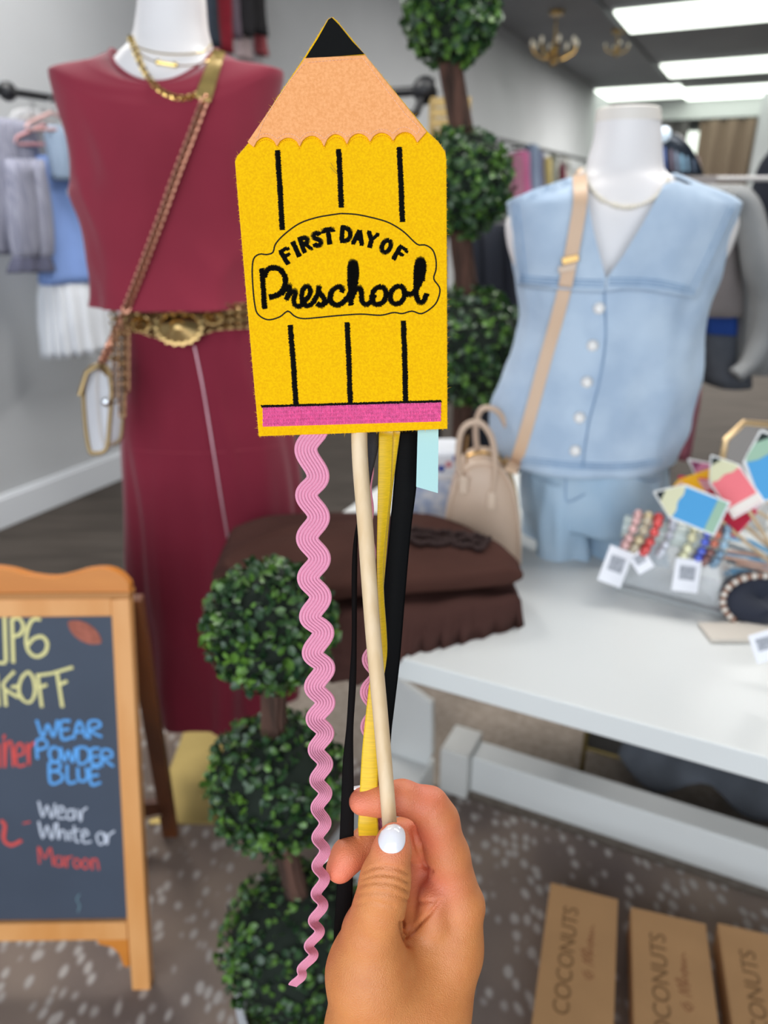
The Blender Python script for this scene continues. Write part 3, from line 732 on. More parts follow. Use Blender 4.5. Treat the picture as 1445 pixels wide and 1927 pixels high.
# ================================================================== TOPIARIES
def topiary(name, x, y, balls, trunk_r, potz, potr, label, leaf, seedn, cards):
    random.seed(seedn)
    t = thing(name, V(x, y, 0), label, 'topiary')
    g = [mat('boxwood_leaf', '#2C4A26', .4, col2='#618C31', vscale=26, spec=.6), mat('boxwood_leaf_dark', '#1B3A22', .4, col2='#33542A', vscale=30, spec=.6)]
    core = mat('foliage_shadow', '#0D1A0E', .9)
    for (bx, by, bz, r) in balls:
        c = V(bx, by, bz)
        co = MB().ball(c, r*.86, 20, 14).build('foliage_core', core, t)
        for gi in (0, 1):
            mb = MB()
            for i in range(int(cards*(.55 if gi else .45))):
                d = Vector((random.gauss(0,1), random.gauss(0,1), random.gauss(0,1))).normalized()
                lump = 1 + .05*noise.noise(d*3.2 + c)
                p = c + d*r*random.uniform(.84, 1.0)*lump
                n = (d*.7 + Vector((random.gauss(0,.6), random.gauss(0,.6), random.gauss(0,.6)))).normalized()
                a = n.orthogonal().normalized(); a = (a*math.cos(q := random.uniform(0, 6.3)) + n.cross(a)*math.sin(q)).normalized(); b = n.cross(a)
                L = leaf*random.uniform(.7, 1.25); w_ = L*.36
                mb.add([p-a*L*.5, p-a*L*.1+b*w_, p+a*L*.35+b*w_*.8, p+a*L*.5, p+a*L*.35-b*w_*.8, p-a*L*.1-b*w_, p+a*L*.1-n*L*.12],
                       [(0,1,6),(1,2,6),(2,3,6),(3,4,6),(4,5,6),(5,0,6)])
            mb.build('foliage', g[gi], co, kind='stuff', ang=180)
    bark = mat('stem_bark', '#5E4034', .9, col2='#35241B', vscale=60, stretch=(1,1,.12), bump=1, bscale=120)
    for (b0, b1) in zip(balls[:-1], balls[1:]):
        a = V(b0[0], b0[1], b0[2]-b0[3]*.8); b = V(b1[0], b1[1], b1[2]+b1[3]*.8)
        mb = MB()
        for k in range(9):
            ang = 2*math.pi*k/9; o_ = lambda f: V(math.cos(ang+f)*trunk_r*.62, math.sin(ang+f)*trunk_r*.62, 0)
            mb.tube([a+o_(0), a.lerp(b,.35)+o_(.25), a.lerp(b,.7)+o_(.1), b+o_(.35)*1.1], trunk_r*.42, 6)
        mb.build('trunk', bark, t)
    lb = balls[-1]
    MB().tube([V(lb[0], lb[1], lb[2]), V(x, y, potz-.03)], trunk_r, 10).build('trunk', bark, t)
    pot = mat('white_pot', '#D9DCE2', .35)
    MB().lathe(V(x, y, 0), [(potr*.72, .008), (potr*.74, .0), (potr*.8, potz*.3), (potr, potz*.96), (potr*1.06, potz*.97), (potr*1.06, potz), (potr*.96, potz), (potr*.93, potz-.03)], 40).build('pot', pot, t)
    MB().lathe(V(x, y, 0), [(.001, potz-.025), (potr*.93, potz-.03), (potr*.9, potz-.05), (.001, potz-.05)], 30).build('moss', mat('moss', '#2E3A1C', .95, bump=1, bscale=90), t)
def topiaries():
    topiary('topiary', -.12, .82, [(-.141,.80,.820,.086), (-.146,.80,.575,.099), (-.128,.80,.262,.124)], .0165, .13, .112,
            'three-ball boxwood topiary in a white pot, in front beside the chalkboard', .0125, 3, 1500)
    topiary('topiary', .21, 1.96, [(.148,1.95,1.700,.112), (.185,1.95,1.350,.128), (.212,1.95,.965,.158)], .027, .30, .16,
            'tall three-ball topiary standing behind the table, partly behind the yellow felt', .021, 5, 1300)

# ================================================================== A-FRAME CHALKBOARD
def chalkboard():
    O = PZ(267, 1871, 0); T = O + V(.028, .140, .745)
    up = (T-O).normalized(); hz = V(1, .0, -.035).normalized(); nrm = hz.cross(up).normalized()
    if nrm.y > 0: nrm = -nrm
    t = thing('chalkboard_sign', V(O.x-.35, O.y+.15, 0), 'wooden A-frame chalkboard with yellow, blue, white and red hand lettering', 'sign')
    Q = lambda x, y, l=0: PN(x, y, O, nrm) + nrm*l
    wl = mat('honey_wood', '#E5A768', .5, col2='#D8934E', vscale=14, stretch=(1,1,.15), bump=.2, bscale=200)
    wo = mat('orange_wood', '#DB8A34', .45, col2='#C97A28', vscale=12, stretch=(.2,1,1))
    dk = mat('walnut_back_leg', '#5A3018', .5, col2='#7B4520', vscale=14, stretch=(1,1,.2))
    def board(poly, name, m, d=.022, l=0, p=t, bev=.002): return MB().prism([Q(x, y, l) for x, y in poly], -nrm*d).build(name, m, p, smooth=False, bev=bev)
    board([(208,1128),(243,1126),(283,1870),(249,1873),(239,1738)], 'frame_stile', wl)
    Lx = lambda x: (-560-(x-0))  # mirrored left side lies outside the picture
    board([(-398,1132),(-363,1134),(-394,1742),(-404,1878),(-438,1876)], 'frame_stile', wl)
    board([(-363,1130),(208,1126),(210,1160),(-364,1166)], 'frame_rail', wl)
    board([(-394,1746),(238,1736),(240,1769),(-396,1779)], 'frame_rail', wl)
    top = smoothpts([(245,1108),(243,1096),(225,1078),(200,1069),(165,1071),(130,1081),(100,1086),(60,1082),(20,1071),(-20,1066),(-60,1064),(-100,1066),(-145,1073),(-185,1083),(-225,1088),(-260,1084),(-300,1074),(-330,1072),(-360,1080),(-378,1096),(-382,1110)], 5)
    board([(x, y) for x, y in top] + [(-382,1124),(247,1116)], 'header', wo, .02, .004)
    board([(-384,1118),(247,1112),(247,1124),(-384,1130)], 'header_ledge', mat('ledge_wood', '#B5793A', .5), .03, .008)
    for br in ([(180,1770),(240,1768),(243,1822),(232,1822),(228,1812),(222,1796),(208,1785),(192,1781),(184,1779)], [(-396,1778),(-336,1776),(-342,1786),(-362,1792),(-376,1802),(-384,1820),(-388,1830),(-400,1830)]):
        board(br, 'corner_bracket', wo, .018, -.002)
    cb = mat('chalkboard_slate', '#444D5C', .55, var=.06, vscale=6, spec=.3)
    sl = board([(-366,1160),(212,1154),(242,1742),(-398,1750)], 'slate', cb, .005, -.010, bev=0)
    # rear frame: legs from the hinge to the floor behind
    for fx, fy, hx in ((322,1574,238), (-250,1590,-340)):
        F0 = PZ(fx, fy, 0); Hh = Q(hx, 1135, -.03)
        d = (Hh-F0).normalized()
        MB().box((F0+Hh)/2, d*((Hh-F0).length/2), hz*.016, d.cross(hz)*.009).build('back_leg', dk, t, smooth=False, bev=.002)
    a = PZ(322,1574,0).lerp(Q(238,1135,-.03), .16); b = PZ(-250,1590,0).lerp(Q(-340,1135,-.03), .16)
    MB().box((a+b)/2, (b-a)/2, V(0,0,.018), V(0,.008,0)).build('back_rail', dk, t, smooth=False)
    a = PZ(322,1574,0).lerp(Q(238,1135,-.03), .12); MB().tube([a+V(-.012,0,0), Q(250,1560,-.02)], .0028, 6).build('stay', mat('cream_cord', '#C8B39A', .7), t)
    # chalk lettering
    def chalk(strokes, col, w, p=sl):
        mb = MB()
        for s in strokes:
            pp = smoothpts(s, 4) if len(s) > 2 else s
            mb.tube([Q(x, y, -.0095) for x, y in pp], [1.22*w*(.9+.2*noise.noise(V(i*.7, w*900, s[0][0]))) for i in range(len(pp))], 6, flat=.25, nrm=nrm)
        mb.build('lettering', mat('chalk_'+col, col, .95, bump=.5, bscale=900), p)
    cy = '#E4DC9A'
    chalk([[(-20,1166),(-18,1250)],[(3,1163),(6,1250)],[(-18,1252),(6,1252)],[(17,1168),(20,1252)],[(17,1170),(30,1167),(39,1182),(33,1197),(19,1202)],[(72,1170),(58,1169),(48,1184),(44,1208),(49,1230),(64,1240),(80,1232),(84,1214),(74,1202),(58,1206),(48,1218)]], cy, .0031)
    chalk([[(-12,1272),(-8,1334)],[(22,1268),(0,1296),(30,1317)],[(3,1300),(6,1334)],[(16,1298),(28,1296)],[(48,1268),(36,1280),(30,1303),(38,1322),(52,1326),(61,1308),(58,1282),(48,1268)],[(63,1276),(92,1272)],[(66,1274),(74,1336)],[(66,1300),(84,1293)],[(92,1272),(133,1260)],[(103,1272),(113,1336)],[(106,1294),(122,1286)]], cy, .0028)
    bl = '#63A8EA'
    chalk([[(64,1360),(76,1392),(85,1368),(96,1392),(104,1360)],[(128,1362),(110,1364),(113,1396),(132,1392)],[(112,1379),(126,1377)],[(134,1396),(145,1362),(158,1394)],[(138,1383),(154,1382)],[(164,1396),(163,1365),(180,1362),(184,1372),(166,1380),(188,1392)]], bl, .0026)
    chalk([[(66,1434),(64,1400),(80,1398),(84,1410),(66,1417)],[(96,1410),(88,1422),(94,1438),(106,1436),(108,1418),(96,1410)],[(110,1412),(117,1438),(124,1418),(132,1440),(138,1412)],[(142,1412),(144,1442),(160,1438),(164,1422),(156,1412),(142,1412)],[(184,1414),(168,1416),(170,1444),(186,1442)],[(169,1430),(182,1428)],[(188,1448),(188,1418),(204,1418),(206,1430),(190,1432),(210,1448)]], bl, .0026)
    chalk([[(88,1440),(90,1478),(106,1478),(114,1468),(104,1458),(90,1458),(106,1454),(108,1442),(88,1440)],[(122,1444),(124,1478),(140,1476)],[(142,1450),(144,1472),(154,1476),(160,1466),(158,1450)],[(184,1450),(166,1452),(168,1482),(186,1478)],[(168,1466),(182,1464)]], bl, .0026)
    wh = '#C9CFDC'
    chalk([[(68,1514),(76,1544),(84,1522),(93,1546),(99,1518)],[(102,1536),(116,1532),(112,1524),(104,1528),(104,1544),(118,1546)],[(132,1530),(124,1532),(122,1546),(134,1546),(134,1528),(137,1548)],[(142,1530),(148,1552),(150,1534),(160,1526)]], wh, .0019)
    chalk([[(68,1552),(76,1584),(84,1560),(93,1586),(99,1556)],[(103,1554),(106,1586),(110,1570),(118,1572),(120,1588)],[(126,1570),(128,1588)],[(135,1560),(138,1588),(146,1590)],[(130,1572),(146,1568)],[(150,1580),(162,1576),(156,1568),(150,1576),(154,1592),(168,1590)],[(186,1572),(178,1580),(184,1596),(194,1588),(188,1572)],[(194,1574),(198,1596),(200,1580),(212,1570)]], wh, .0019)
    rd = '#D2524E'
    chalk([[(70,1632),(68,1600),(80,1622),(90,1602),(96,1636)],[(108,1618),(100,1622),(102,1636),(112,1634),(112,1618),(116,1638)],[(120,1618),(122,1640),(122,1624),(132,1618)],[(140,1622),(134,1630),(140,1640),(148,1632),(140,1622)],[(156,1622),(150,1632),(156,1642),(164,1632),(156,1622)],[(168,1622),(170,1644),(170,1628),(178,1624),(182,1644)]], rd, .0017)
    chalk([[(-40,1400),(-38,1450)],[(-40,1400),(-20,1410),(-16,1430),(-38,1450)],[(-8,1406),(-6,1450)],[(2,1400),(4,1450),(6,1412),(16,1402),(20,1448)],[(26,1428),(40,1422),(34,1404),(24,1416),(28,1446),(44,1444)],[(46,1404),(50,1446),(50,1414),(60,1402)],[(2,1396),(3,1388)]], rd, .0024)
    chalk([[(-30,1592),(-14,1560),(-26,1544),(-40,1560),(-20,1590)],[(-4,1550),(4,1560),(2,1586),(16,1597),(36,1588)]], rd, .0034); chalk([[(38,1556),(52,1553)]], rd, .0014)
    mb = MB(); pts = []
    for k in range(24):
        a = 2*math.pi*k/24; x = 37*math.cos(a); y = 17*math.sin(a)*(1-abs(math.cos(a))**3*.35); c_, s_ = math.cos(R(32)), math.sin(R(32)); pts.append(Q(155+x*c_-y*s_, 1194+x*s_+y*c_, -.0092))
    mb.prism(pts, -nrm*.0006); mb.build('football_drawing', mat('chalk_football', '#A4604F', .95, var=.15, vscale=90), sl)
    mb = MB(); mb.tube([Q(x, y, -.0095) for x, y in smoothpts([(146,1690),(140,1700),(146,1712),(142,1724)], 4)], .0010, 5, flat=.25, nrm=nrm); mb.build('lettering', mat('chalk_faint', '#71909A', .95), sl)

# ================================================================== LEFT MANNEQUIN AND ITS CLOTHES
def left_mannequin():
    Yc = 1.46; pl = PYf(Yc)
    wb = mat('mannequin_white', '#E9E5E4', .45)
    gold = mat('brushed_gold', '#C9A24E', .32, 1, var=.08, vscale=8)
    base = V(-.36, Yc, 0)
    t = thing('mannequin', base, 'white headless mannequin on a gold pole wearing the maroon outfit', 'mannequin')
    rows = [(-60,266,380,.050,0),(0,262,386,.052,0),(50,256,390,.054,0),(80,247,397,.057,0),(100,228,404,.062,0),(120,208,424,.066,0),(140,176,458,.068,0),(158,138,498,.072,0),(178,112,520,.080,0),(240,120,512,.074,0),(330,154,488,.072,0),(430,182,476,.070,0),(560,210,462,.066,0),(640,250,470,.075,0),(760,256,490,.085,0),(880,262,490,.08,0)]
    body = rowsloft(rows, pl, 56, 2.15, cap0=True, cap1=True)
    body.build('torso', wb, t)
    zlo = PY(0, 880, Yc).z
    MB().tube([base + V(0,0,.012), V(base.x, Yc, zlo)], .0115, 14).build('pole', gold, t)
    b = MB().box(base + V(.0,0,.006), V(.172,0,0), V(0,.172,0), V(0,0,.006)).build('base_plate', mat('gold_plate', '#C7AE6C', .38, .75, var=.06, vscale=6), t, smooth=False, bev=.002)
    # maroon top
    mr = mat('maroon_crepe', '#8C2A3C', .8, var=.07, vscale=5, bump=.25, bscale=900, sheen=.2, spec=.2)
    mr2 = mat('maroon_skirt', '#7E2034', .8, var=.07, vscale=5, bump=.25, bscale=900, sheen=.2, spec=.2)
    z0 = PY(300, 96, Yc).z; zf = PY(300, 157, Yc-.085).z
    A = ringrow(pl(213,97), pl(407,92), .080, 112, 2.1, zf=lambda c, s: (zf-z0)*max(0, -s)**1.5 - .01*max(0, s))
    rr = [A]
    rows = [(122,160,458,.086,0),(132,104,522,.092,0),(142,98,532,.096,0),(175,106,527,.101,0),(215,118,522,.103,.002),(265,134,512,.106,.004),(335,147,500,.106,.006),(370,143,496,.104,.008),(430,162,492,.102,.012),(500,178,490,.104,.016),(550,180,492,.108,.02),(572,179,496,.112,.024)]
    top = MB().loft([A], cap0=False, cap1=False); ro = rowsloft(rows, pl, 112, 2.15, dens=6, k=7, ph0=1.2, phs=.03)
    mt = MB(); n = 112; v = list(A); first = len(v); mt.v = v + ro.v
    mt.f = [(j, (j+1) % n, n+(j+1) % n, n+j) for j in range(n)] + [tuple(i+n for i in q) for q in ro.f]
    nr = len(ro.v)//n
    for i in range(nr):
        for j in range(n):
            p = mt.v[n+i*n+j]; lim = A[j].z - .0018*(i+1)
            if p.z > lim: mt.v[n+i*n+j] = V(p.x, p.y, lim)
    wrinkle(mt, .017, 8.0, .55, V(base.x, Yc, 0), .002, 22, ztop=z0-.05)
    tt = mt.build('sleeveless_top', mr, None, solid=.003, origin=base + V(0,0,1.1), ang=70)
    tag(tt, 'maroon sleeveless boxy top on the left mannequin', 'top')
    MB().tube([p + (V(p.x,p.y,0)-V(base.x,Yc,0)).normalized()*.001 for p in mt.v[:n]], .0042, 8, loop=True).build('neck_binding', mr, tt)
    tree = bvh(mt)
    # skirt
    rows = [(560,232,482,.082,.002),(600,236,486,.088,.004),(650,238,496,.095,.006),(740,233,520,.105,.012),(820,232,540,.118,.02),(950,240,562,.128,.035),(1080,248,572,.135,.045),(1200,268,560,.135,.055),(1290,286,548,.135,.06),(1312,291,543,.135,.06)]
    sk = rowsloft(rows, pl, 140, 2.0, dens=5, k=9, ph0=.6, phs=.012)
    wrinkle(sk, .022, 10, .2, V(base.x, Yc, 0), .002, 24); tree2 = bvh(sk)
    skirt = sk.build('long_skirt', mr2, None, solid=.003, origin=base + V(0,0,.5), ang=80); tag(skirt, 'long maroon zip-front skirt on the left mannequin', 'skirt')
    zp = hitpath(tree2, [(366,652),(382,730),(402,850),(418,950),(430,1020),(438,1070),(447,1150)], .0025)
    MB().tube(zp, .0022, 6).build('zipper', mat('zipper_silver', '#B58E96', .35, .6), skirt)
    for y, dx in ((842,0),):
        MB().tube(hitpath(tree2, [(234,y+2),(300,y+8),(380,y+10),(470,y+4),(535,y-6)], .0008), .0016, 6).build('seam', mr, skirt)
    # concho belt
    bz = mat('antique_gold', '#A98C5E', .33, .9); bt = thing('concho_belt', PY(340, 612, Yc-.12), 'antique gold concho chain belt between maroon top and skirt', 'belt')
    path = [(216,608),(236,606),(258,600),(285,610),(318,614),(360,612),(396,600),(430,596),(468,594)]
    tree3 = bvh(mt, sk)
    pc = hitpath(tree3, [(x, y) for x, y in path], .010, 12)
    rg = lambda c, n_, r, tr: (lambda a, b: MB().tube([c + a*r*math.cos(k*math.pi/5) + b*r*math.sin(k*math.pi/5) for k in range(10)], tr, 5, loop=True))(n_.orthogonal().normalized(), n_.cross(n_.orthogonal()).normalized())
    def links(pts, step, r, tr, name, par, m=bz, rows_=((0,),)):
        mb = MB(); rp = resample(pts, step)
        for i, p in enumerate(rp):
            tdir = (rp[min(i+1,len(rp)-1)]-rp[max(i-1,0)]).normalized(); view = (p-EYE).normalized()
            nn = (view + tdir.cross(view)*(.7 if i % 2 else -.7)).normalized(); q = rg(p, nn, r, tr); mb.add(q.v, q.f)
        return mb.build(name, m, par)
    for dz in (-.015, .0, .015): links([p + V(0,0,dz) for p in pc], .0095, .0078, .0021, 'chain', bt)
    def concho(px, py, rx, ry, ang, scal):
        c, n_ = hit(tree3, px, py, .016)
        if c is None: return
        zc = proj(c)[2]; ex, ey = V(1,0,0), V(0,SP,CP); f_ = V(0,-CP,SP)
        rings = []
        for q, h in ((1.0,0),(1.0,.003),(.86,.004),(.8,.002),(.55,.007),(.3,.012),(.28,.010),(.05,.015)):
            rings.append([c + ex*(rx*q*(1+(.06*math.cos(scal*a) if q > .8 else 0))*math.cos(a)) + ey*(ry*q*(1+(.06*math.cos(scal*a) if q > .8 else 0))*math.sin(a)) + f_*h for a in [2*math.pi*k/72 for k in range(72)]])
        MB().loft(rings).build('concho', mat('antique_gold_bright', '#B59866', .25, 1), bt, ang=35)
    concho(337,616,.044,.033,0,18); concho(266,611,.018,.015,0,12); concho(402,598,.018,.014,0,12)
    # hanging chain end at the left hip
    for dx, l in ((-6, 760), (6, 790), (14, 740)):
        hp = [P(224+dx, y, 1.262+.0001*(y-620)) for y in range(618, l, 8)]; links(hp, .0085, .0062, .0016, 'chain', bt, mat('copper_gold', '#8D6A4A', .35, .9))
    # necklaces
    gn = mat('fine_gold', '#D9BE78', .25, 1); treeb = bvh(body, mt)
    nk = thing('necklace', hit(treeb, 320, 100)[0], 'thin gold choker with small discs, highest on the left mannequin’s neck', 'necklace', None)
    p1 = hitpath(treeb, [(248,78),(262,90),(300,100),(345,102),(385,96),(398,82)], .003, 8); MB().tube(p1, .0011, 6).build('chain', gn, nk)
    for x, y in ((262,89),(300,99),(352,102),(390,95)): MB().lathe(V(0,0,0), [(.001,0),(.004,0),(.004,.0015),(.001,.0015)], 14).build('disc', gn, nk).location = hit(treeb, x, y, .004)[0] - off(nk)
    nk = thing('necklace', hit(treeb, 320, 122)[0], 'gold bar-and-disc necklace just below the choker on the left mannequin', 'necklace')
    MB().tube(hitpath(treeb, [(252,82),(266,103),(295,117),(330,123),(370,122),(396,112)], .003, 8), .0009, 6).build('chain', gn, nk)
    MB().tube(hitpath(treeb, [(300,118),(316,121),(330,123)], .004, 3), .003, 6).build('pendant_bar', gn, nk)
    for x, y in ((297,117),(329,122)): MB().ball(hit(treeb, x, y, .004)[0], .0045, sc=(1,.4,1)).build('disc', gn, nk)
    nk = thing('necklace', hit(treeb, 320, 180)[0], 'thicker gold curb-chain necklace hanging over the maroon neckline', 'necklace')
    links(hitpath(treeb, [(246,72),(256,100),(272,135),(295,165),(325,182),(352,184),(375,176)], .005, 10), .0062, .0045, .0012, 'chain', nk, gn)
    # crossbody bag
    bag = thing('crossbody_bag', P(180, 800, 1.27), 'clear crossbody bag with gold trim on a rose-gold chain, at the maroon hip', 'bag')
    fr = MB(); a = [hit(treeb, x, y)[0] for x, y in ((385,150),(404,190))]
    gp = mat('gold_leather', '#C2A766', .35, .7, var=.15, vscale=60)
    pp = patch(treeb, [(402,91),(424,98),(398,186),(368,176),(384,134)], .008, 10, .004); pp.build('shoulder_plate', gp, bag)
    MB().tube([hit(treeb, 369, 180, .008)[0], hit(treeb, 382, 187, .012)[0], hit(treeb, 396, 189, .01)[0]], .003, 6).build('buckle', gp, bag)
    lk = hitpath(treeb, [(384,192),(358,262),(330,335),(305,405),(275,485),(250,550),(228,605)], .007, 14) + [P(205,655,1.30), P(188,690,1.29)]
    links(lk, .0064, .0068, .0019, 'chain_strap', bag, mat('rose_gold', '#C58D74', .28, .9)); links([p+V(.003,-.003,.003) for p in lk], .0064, .0062, .0017, 'chain_strap', bag, mat('rose_gold', '#C58D74'))
    z = 1.285; outl = [(172,690),(158,720),(160,790),(168,845),(178,853),(200,845),(206,800),(210,730),(200,690)]
    loop_ = [P(x, y, z) for x, y in smoothpts(outl+[outl[0]], 4)[:-1]]
    tr = mat('bag_gold_edge', '#A48C64', .35, .8)
    MB().tube(loop_, .004, 8, loop=True).build('trim', tr, bag); MB().tube([p+V(.010,.04,.004) for p in loop_], .004, 8, loop=True).build('trim', tr, bag)
    MB().prism([p+V(.002,.0,0) for p in loop_], V(.009,.04,.004)).build('clear_panel', mat('clear_vinyl', '#E8EAF2', .08, alpha=.38, spec=1), bag)
    MB().tube([P(150,745,1.28), P(163,700,1.275), P(186,688,1.275), P(206,708,1.29), P(212,740,1.32)], .005, 8).build('top_band', tr, bag)
    MB().ball(P(199,757,1.275), .008, sc=(1,.6,1)).build('clasp', mat('silver', '#D9DCE2', .15, 1), bag)

# ================================================================== TABLE
TZ = .70
FL = V(-.285, 1.06, 0)
def table():
    t = thing('display_table', FL + RT*.9 + U*.45, 'white rectangular display table carrying the denim mannequin and accessories', 'table')
    wp = mat('white_table_paint', '#D6D8D6', .38, var=.02, vscale=3); L, Dp = 1.95, .86
    c = FL + RT*(L/2) + U*(Dp/2)
    MB().box(V(c.x, c.y, TZ-.018), RT*(L/2), U*(Dp/2), V(0,0,.018)).build('table_top', wp, t, smooth=False, bev=.002)
    n = U; o = FL + U*.47
    pl = lambda x, y: PN(x, y, o, n)
    a = pl(812,1330); b = pl(812,1420); c_ = pl(798,1480); 
    xr = (a-FL).dot(RT)
    def ped(x0, name):
        px_ = [(812,1325),(812,1420),(798,1482),(786,1560),(700,1560),(690,1420),(700,1325),(735,1271)]
        base_ = [pl(x, y) for x, y in px_]; sh = RT*(x0-xr); zt = .664
        top = [V(base_[-2].x, base_[-2].y, zt), V(base_[-1].x, base_[-1].y, zt)]
        poly = base_[:-2] + [base_[-2], top[0], top[1], base_[-1]]
        poly = [V(p.x, p.y, max(p.z, .06)) + sh for p in poly]
        MB().prism(poly, U*.018).build(name, wp, t, smooth=False, bev=.003)
        MB().box(FL + RT*(x0-.05) + U*.33 + V(0,0,.045), RT*.05, U*.17, V(0,0,.04)).build('foot', wp, t, smooth=False, bev=.004)
    ped(xr, 'pedestal_leg'); ped(xr+1.25, 'pedestal_leg')
    # low stretcher
    s0 = PZ(884, 1490, .02); k = (s0-FL).dot(RT); kk = (s0-FL).dot(U)
    z1_ = .125
    MB().box(FL + RT*(k+.62) + U*(kk+.03) + V(0,0,.075), RT*.62, U*.032, V(0,0,.05)).build('stretcher', wp, t, smooth=False, bev=.004)
    MB().box(FL + RT*(k-.035) + U*(kk+.025) + V(0,0,.078), RT*.034, U*.05, V(0,0,.062)).build('foot_block', mat('white_paint_shadow_side', '#CFCFCB', .4), t, smooth=False, bev=.004)

def surf_cloth(poly, zb, zt, name, m, label, cat, seed_, ruff=0, droop=None, n=40, mound=.02):
    """a folded garment: soft closed pad over a ground polygon (4 corners, room coords)"""
    random.seed(seed_); A, B, C, D = [Vector((p[0], p[1], 0)) for p in poly]   # A front-left, B front-right, C back-right, D back-left
    def pos(u, v): return (A*(1-u)+B*u)*(1-v) + (D*(1-u)+C*u)*v
    top = []; 
    for i in range(n+1):
        row = []
        for j in range(n+1):
            u, v = i/n, j/n; p = pos(u, v); e = min(u, 1-u, v, 1-v)
            w_ = noise.noise(V(u*3+seed_, v*3, 0))*.3 + noise.noise(V(u*9, v*7+seed_, 1))*.12
            edge = min(1, e/.09); h = zb + (zt-zb)*(math.sqrt(max(0, 1-(1-edge)**2))) + mound*w_*edge
            if ruff and e < .02:
                p = p + (p - pos(.5,.5)).normalized()*ruff*noise.noise(V(u*26, v*26, seed_))
            if droop: h += droop(u, v, e, p)
            row.append(V(p.x, p.y, max(h, 0)))
        top.append(row)
    mb = MB(); mb.loft(top, closed=False)
    nn = (n+1)**2
    bot = [[V(q.x, q.y, min(q.z-.001, zb if not droop else q.z-.004)) for q in r] for r in top]; mb.loft(bot, closed=False)
    idx = lambda i, j: i*(n+1)+j
    per = [(i,0) for i in range(n)] + [(n,j) for j in range(n)] + [(i,n) for i in range(n,0,-1)] + [(0,j) for j in range(n,0,-1)]
    for q in range(len(per)):
        a = idx(*per[q]); b = idx(*per[(q+1) % len(per)]); mb.f.append((a, b, b+nn, a+nn))
    o = mb.build(name, m, None, ang=180, origin=pos(.5,.5)+V(0,0,zb)); tag(o, label, cat); return o, mb
def garments_on_table():
    br = mat('brown_cotton', '#452C27', .9, var=.1, vscale=9, bump=.5, bscale=500, spec=.15)
    q = lambda x, y, z: PZ(x, y, z)
    # lower: drapes over the front edge of the table with a scalloped hem
    B = q(968,1192,TZ); A = FL + RT*.015 - U*.006; C = q(905,1060,TZ); D = FL + RT*.0 + U*.30
    Bf = FL + RT*((B-FL).dot(RT)) - U*.004
    n = 48
    mb = MB(); top = []
    F1 = q(596,1208,TZ); F0 = q(415,1128,TZ)
    front = smoothpts([tuple(q(400,1120,TZ+.0)), tuple(q(500,1170,TZ)), tuple(q(600,1213,TZ)), tuple(q(700,1236,TZ)), tuple(q(790,1228,TZ)), tuple(q(885,1206,TZ)), tuple(q(985,1178,TZ))], 8)
    back = smoothpts([tuple(q(432,1040,TZ)), tuple(q(520,1010,TZ)), tuple(q(620,1000,TZ)), tuple(q(700,1000,TZ)), tuple(q(780,1010,TZ)), tuple(q(870,1050,TZ)), tuple(q(960,1120,TZ))], 8)
    m = len(front)-1; rows = []
    for i in range(m+1):
        f = Vector(front[i]); b = Vector(back[i]); u = i/m; row = []
        over = max(0, min(1, (u-.05)*4))*max(0, min(1, (.62-u)*7)); fr = f - U*0
        if over > 0:
            g = (f-FL).dot(U); 
        K = 26
        for j in range(K+1):
            v = j/K; p = f.lerp(b, v); e = min(v*1.0, 1-v, u*2.0, (1-u)*1.6); edge = min(1, e/.1)
            h = TZ + .001 + .052*math.sqrt(max(0, 1-(1-edge)**2)) + .010*noise.noise(V(u*7, v*5, 3))*edge
            if j < 2: p = p - U*.006*math.sin(u*110)*(1 if over < .3 else .5)
            row.append(V(p.x, p.y, h))
        # scalloped lace hem: hangs over the edge
        if over > .05:
            hem = []
            for k in range(5, 0, -1):
                p = row[0]; dz = -.008*k*over + (.005*math.sin(u*92) if k == 5 else 0)
                hem.append(V(p.x, p.y, TZ+.002) - U*(.010+.002*k+.004*math.sin(u*55+k)) + V(0,0,dz))
            pre = hem
        else: pre = [V(row[0].x, row[0].y, TZ+.001) - U*(.0004*k) for k in range(5, 0, -1)]
        rows.append(pre + row)
    mb.loft(rows, closed=False)
    o = mb.build('folded_garment', br, None, solid=.004, ang=180, origin=rows[0][10]); tag(o, 'lower dark brown folded garment with scalloped hem drooping over the table front', 'clothes', 'folded brown garments')
    # upper: folded block, lace bunched on its back right
    front = smoothpts([tuple(q(420,1092,TZ+.05)), tuple(q(520,1130,TZ+.05)), tuple(q(610,1146,TZ+.052)), tuple(q(700,1142,TZ+.052)), tuple(q(800,1135,TZ+.052)), tuple(q(900,1124,TZ+.052)), tuple(q(982,1112,TZ+.052))], 8)
    back = smoothpts([tuple(q(434,1046,TZ+.07)), tuple(q(500,1010,TZ+.07)), tuple(q(600,994,TZ+.07)), tuple(q(700,982,TZ+.07)), tuple(q(780,980,TZ+.07)), tuple(q(880,1004,TZ+.07)), tuple(q(966,1056,TZ+.07))], 8)
    rows = []; m = len(front)-1
    for i in range(m+1):
        f = Vector(front[i]); b = Vector(back[i]); u = i/m; row = []
        for j in range(31):
            a = 2*math.pi*j/30; v = .5-.5*math.cos(a); s_ = math.sin(a)
            p = f.lerp(b, v); e = min(1, u*6+.15, (1-u)*9+.35)
            th = .025*e*(1-.45*v)
            zc = TZ+.053-.004*v+.025 + .012*noise.noise(V(u*5, v*3, 8))
            bump = .008*math.exp(-((u-.75)/.13)**2-((v-.85)/.25)**2) if s_ > 0 else 0
            z = zc + math.copysign(abs(s_)**.55, s_)*th + bump*(1+.4*noise.noise(V(u*30, v*20, 2)))
            row.append(V(p.x, p.y, max(z, TZ+.05)))
        rows.append(row[:-1])
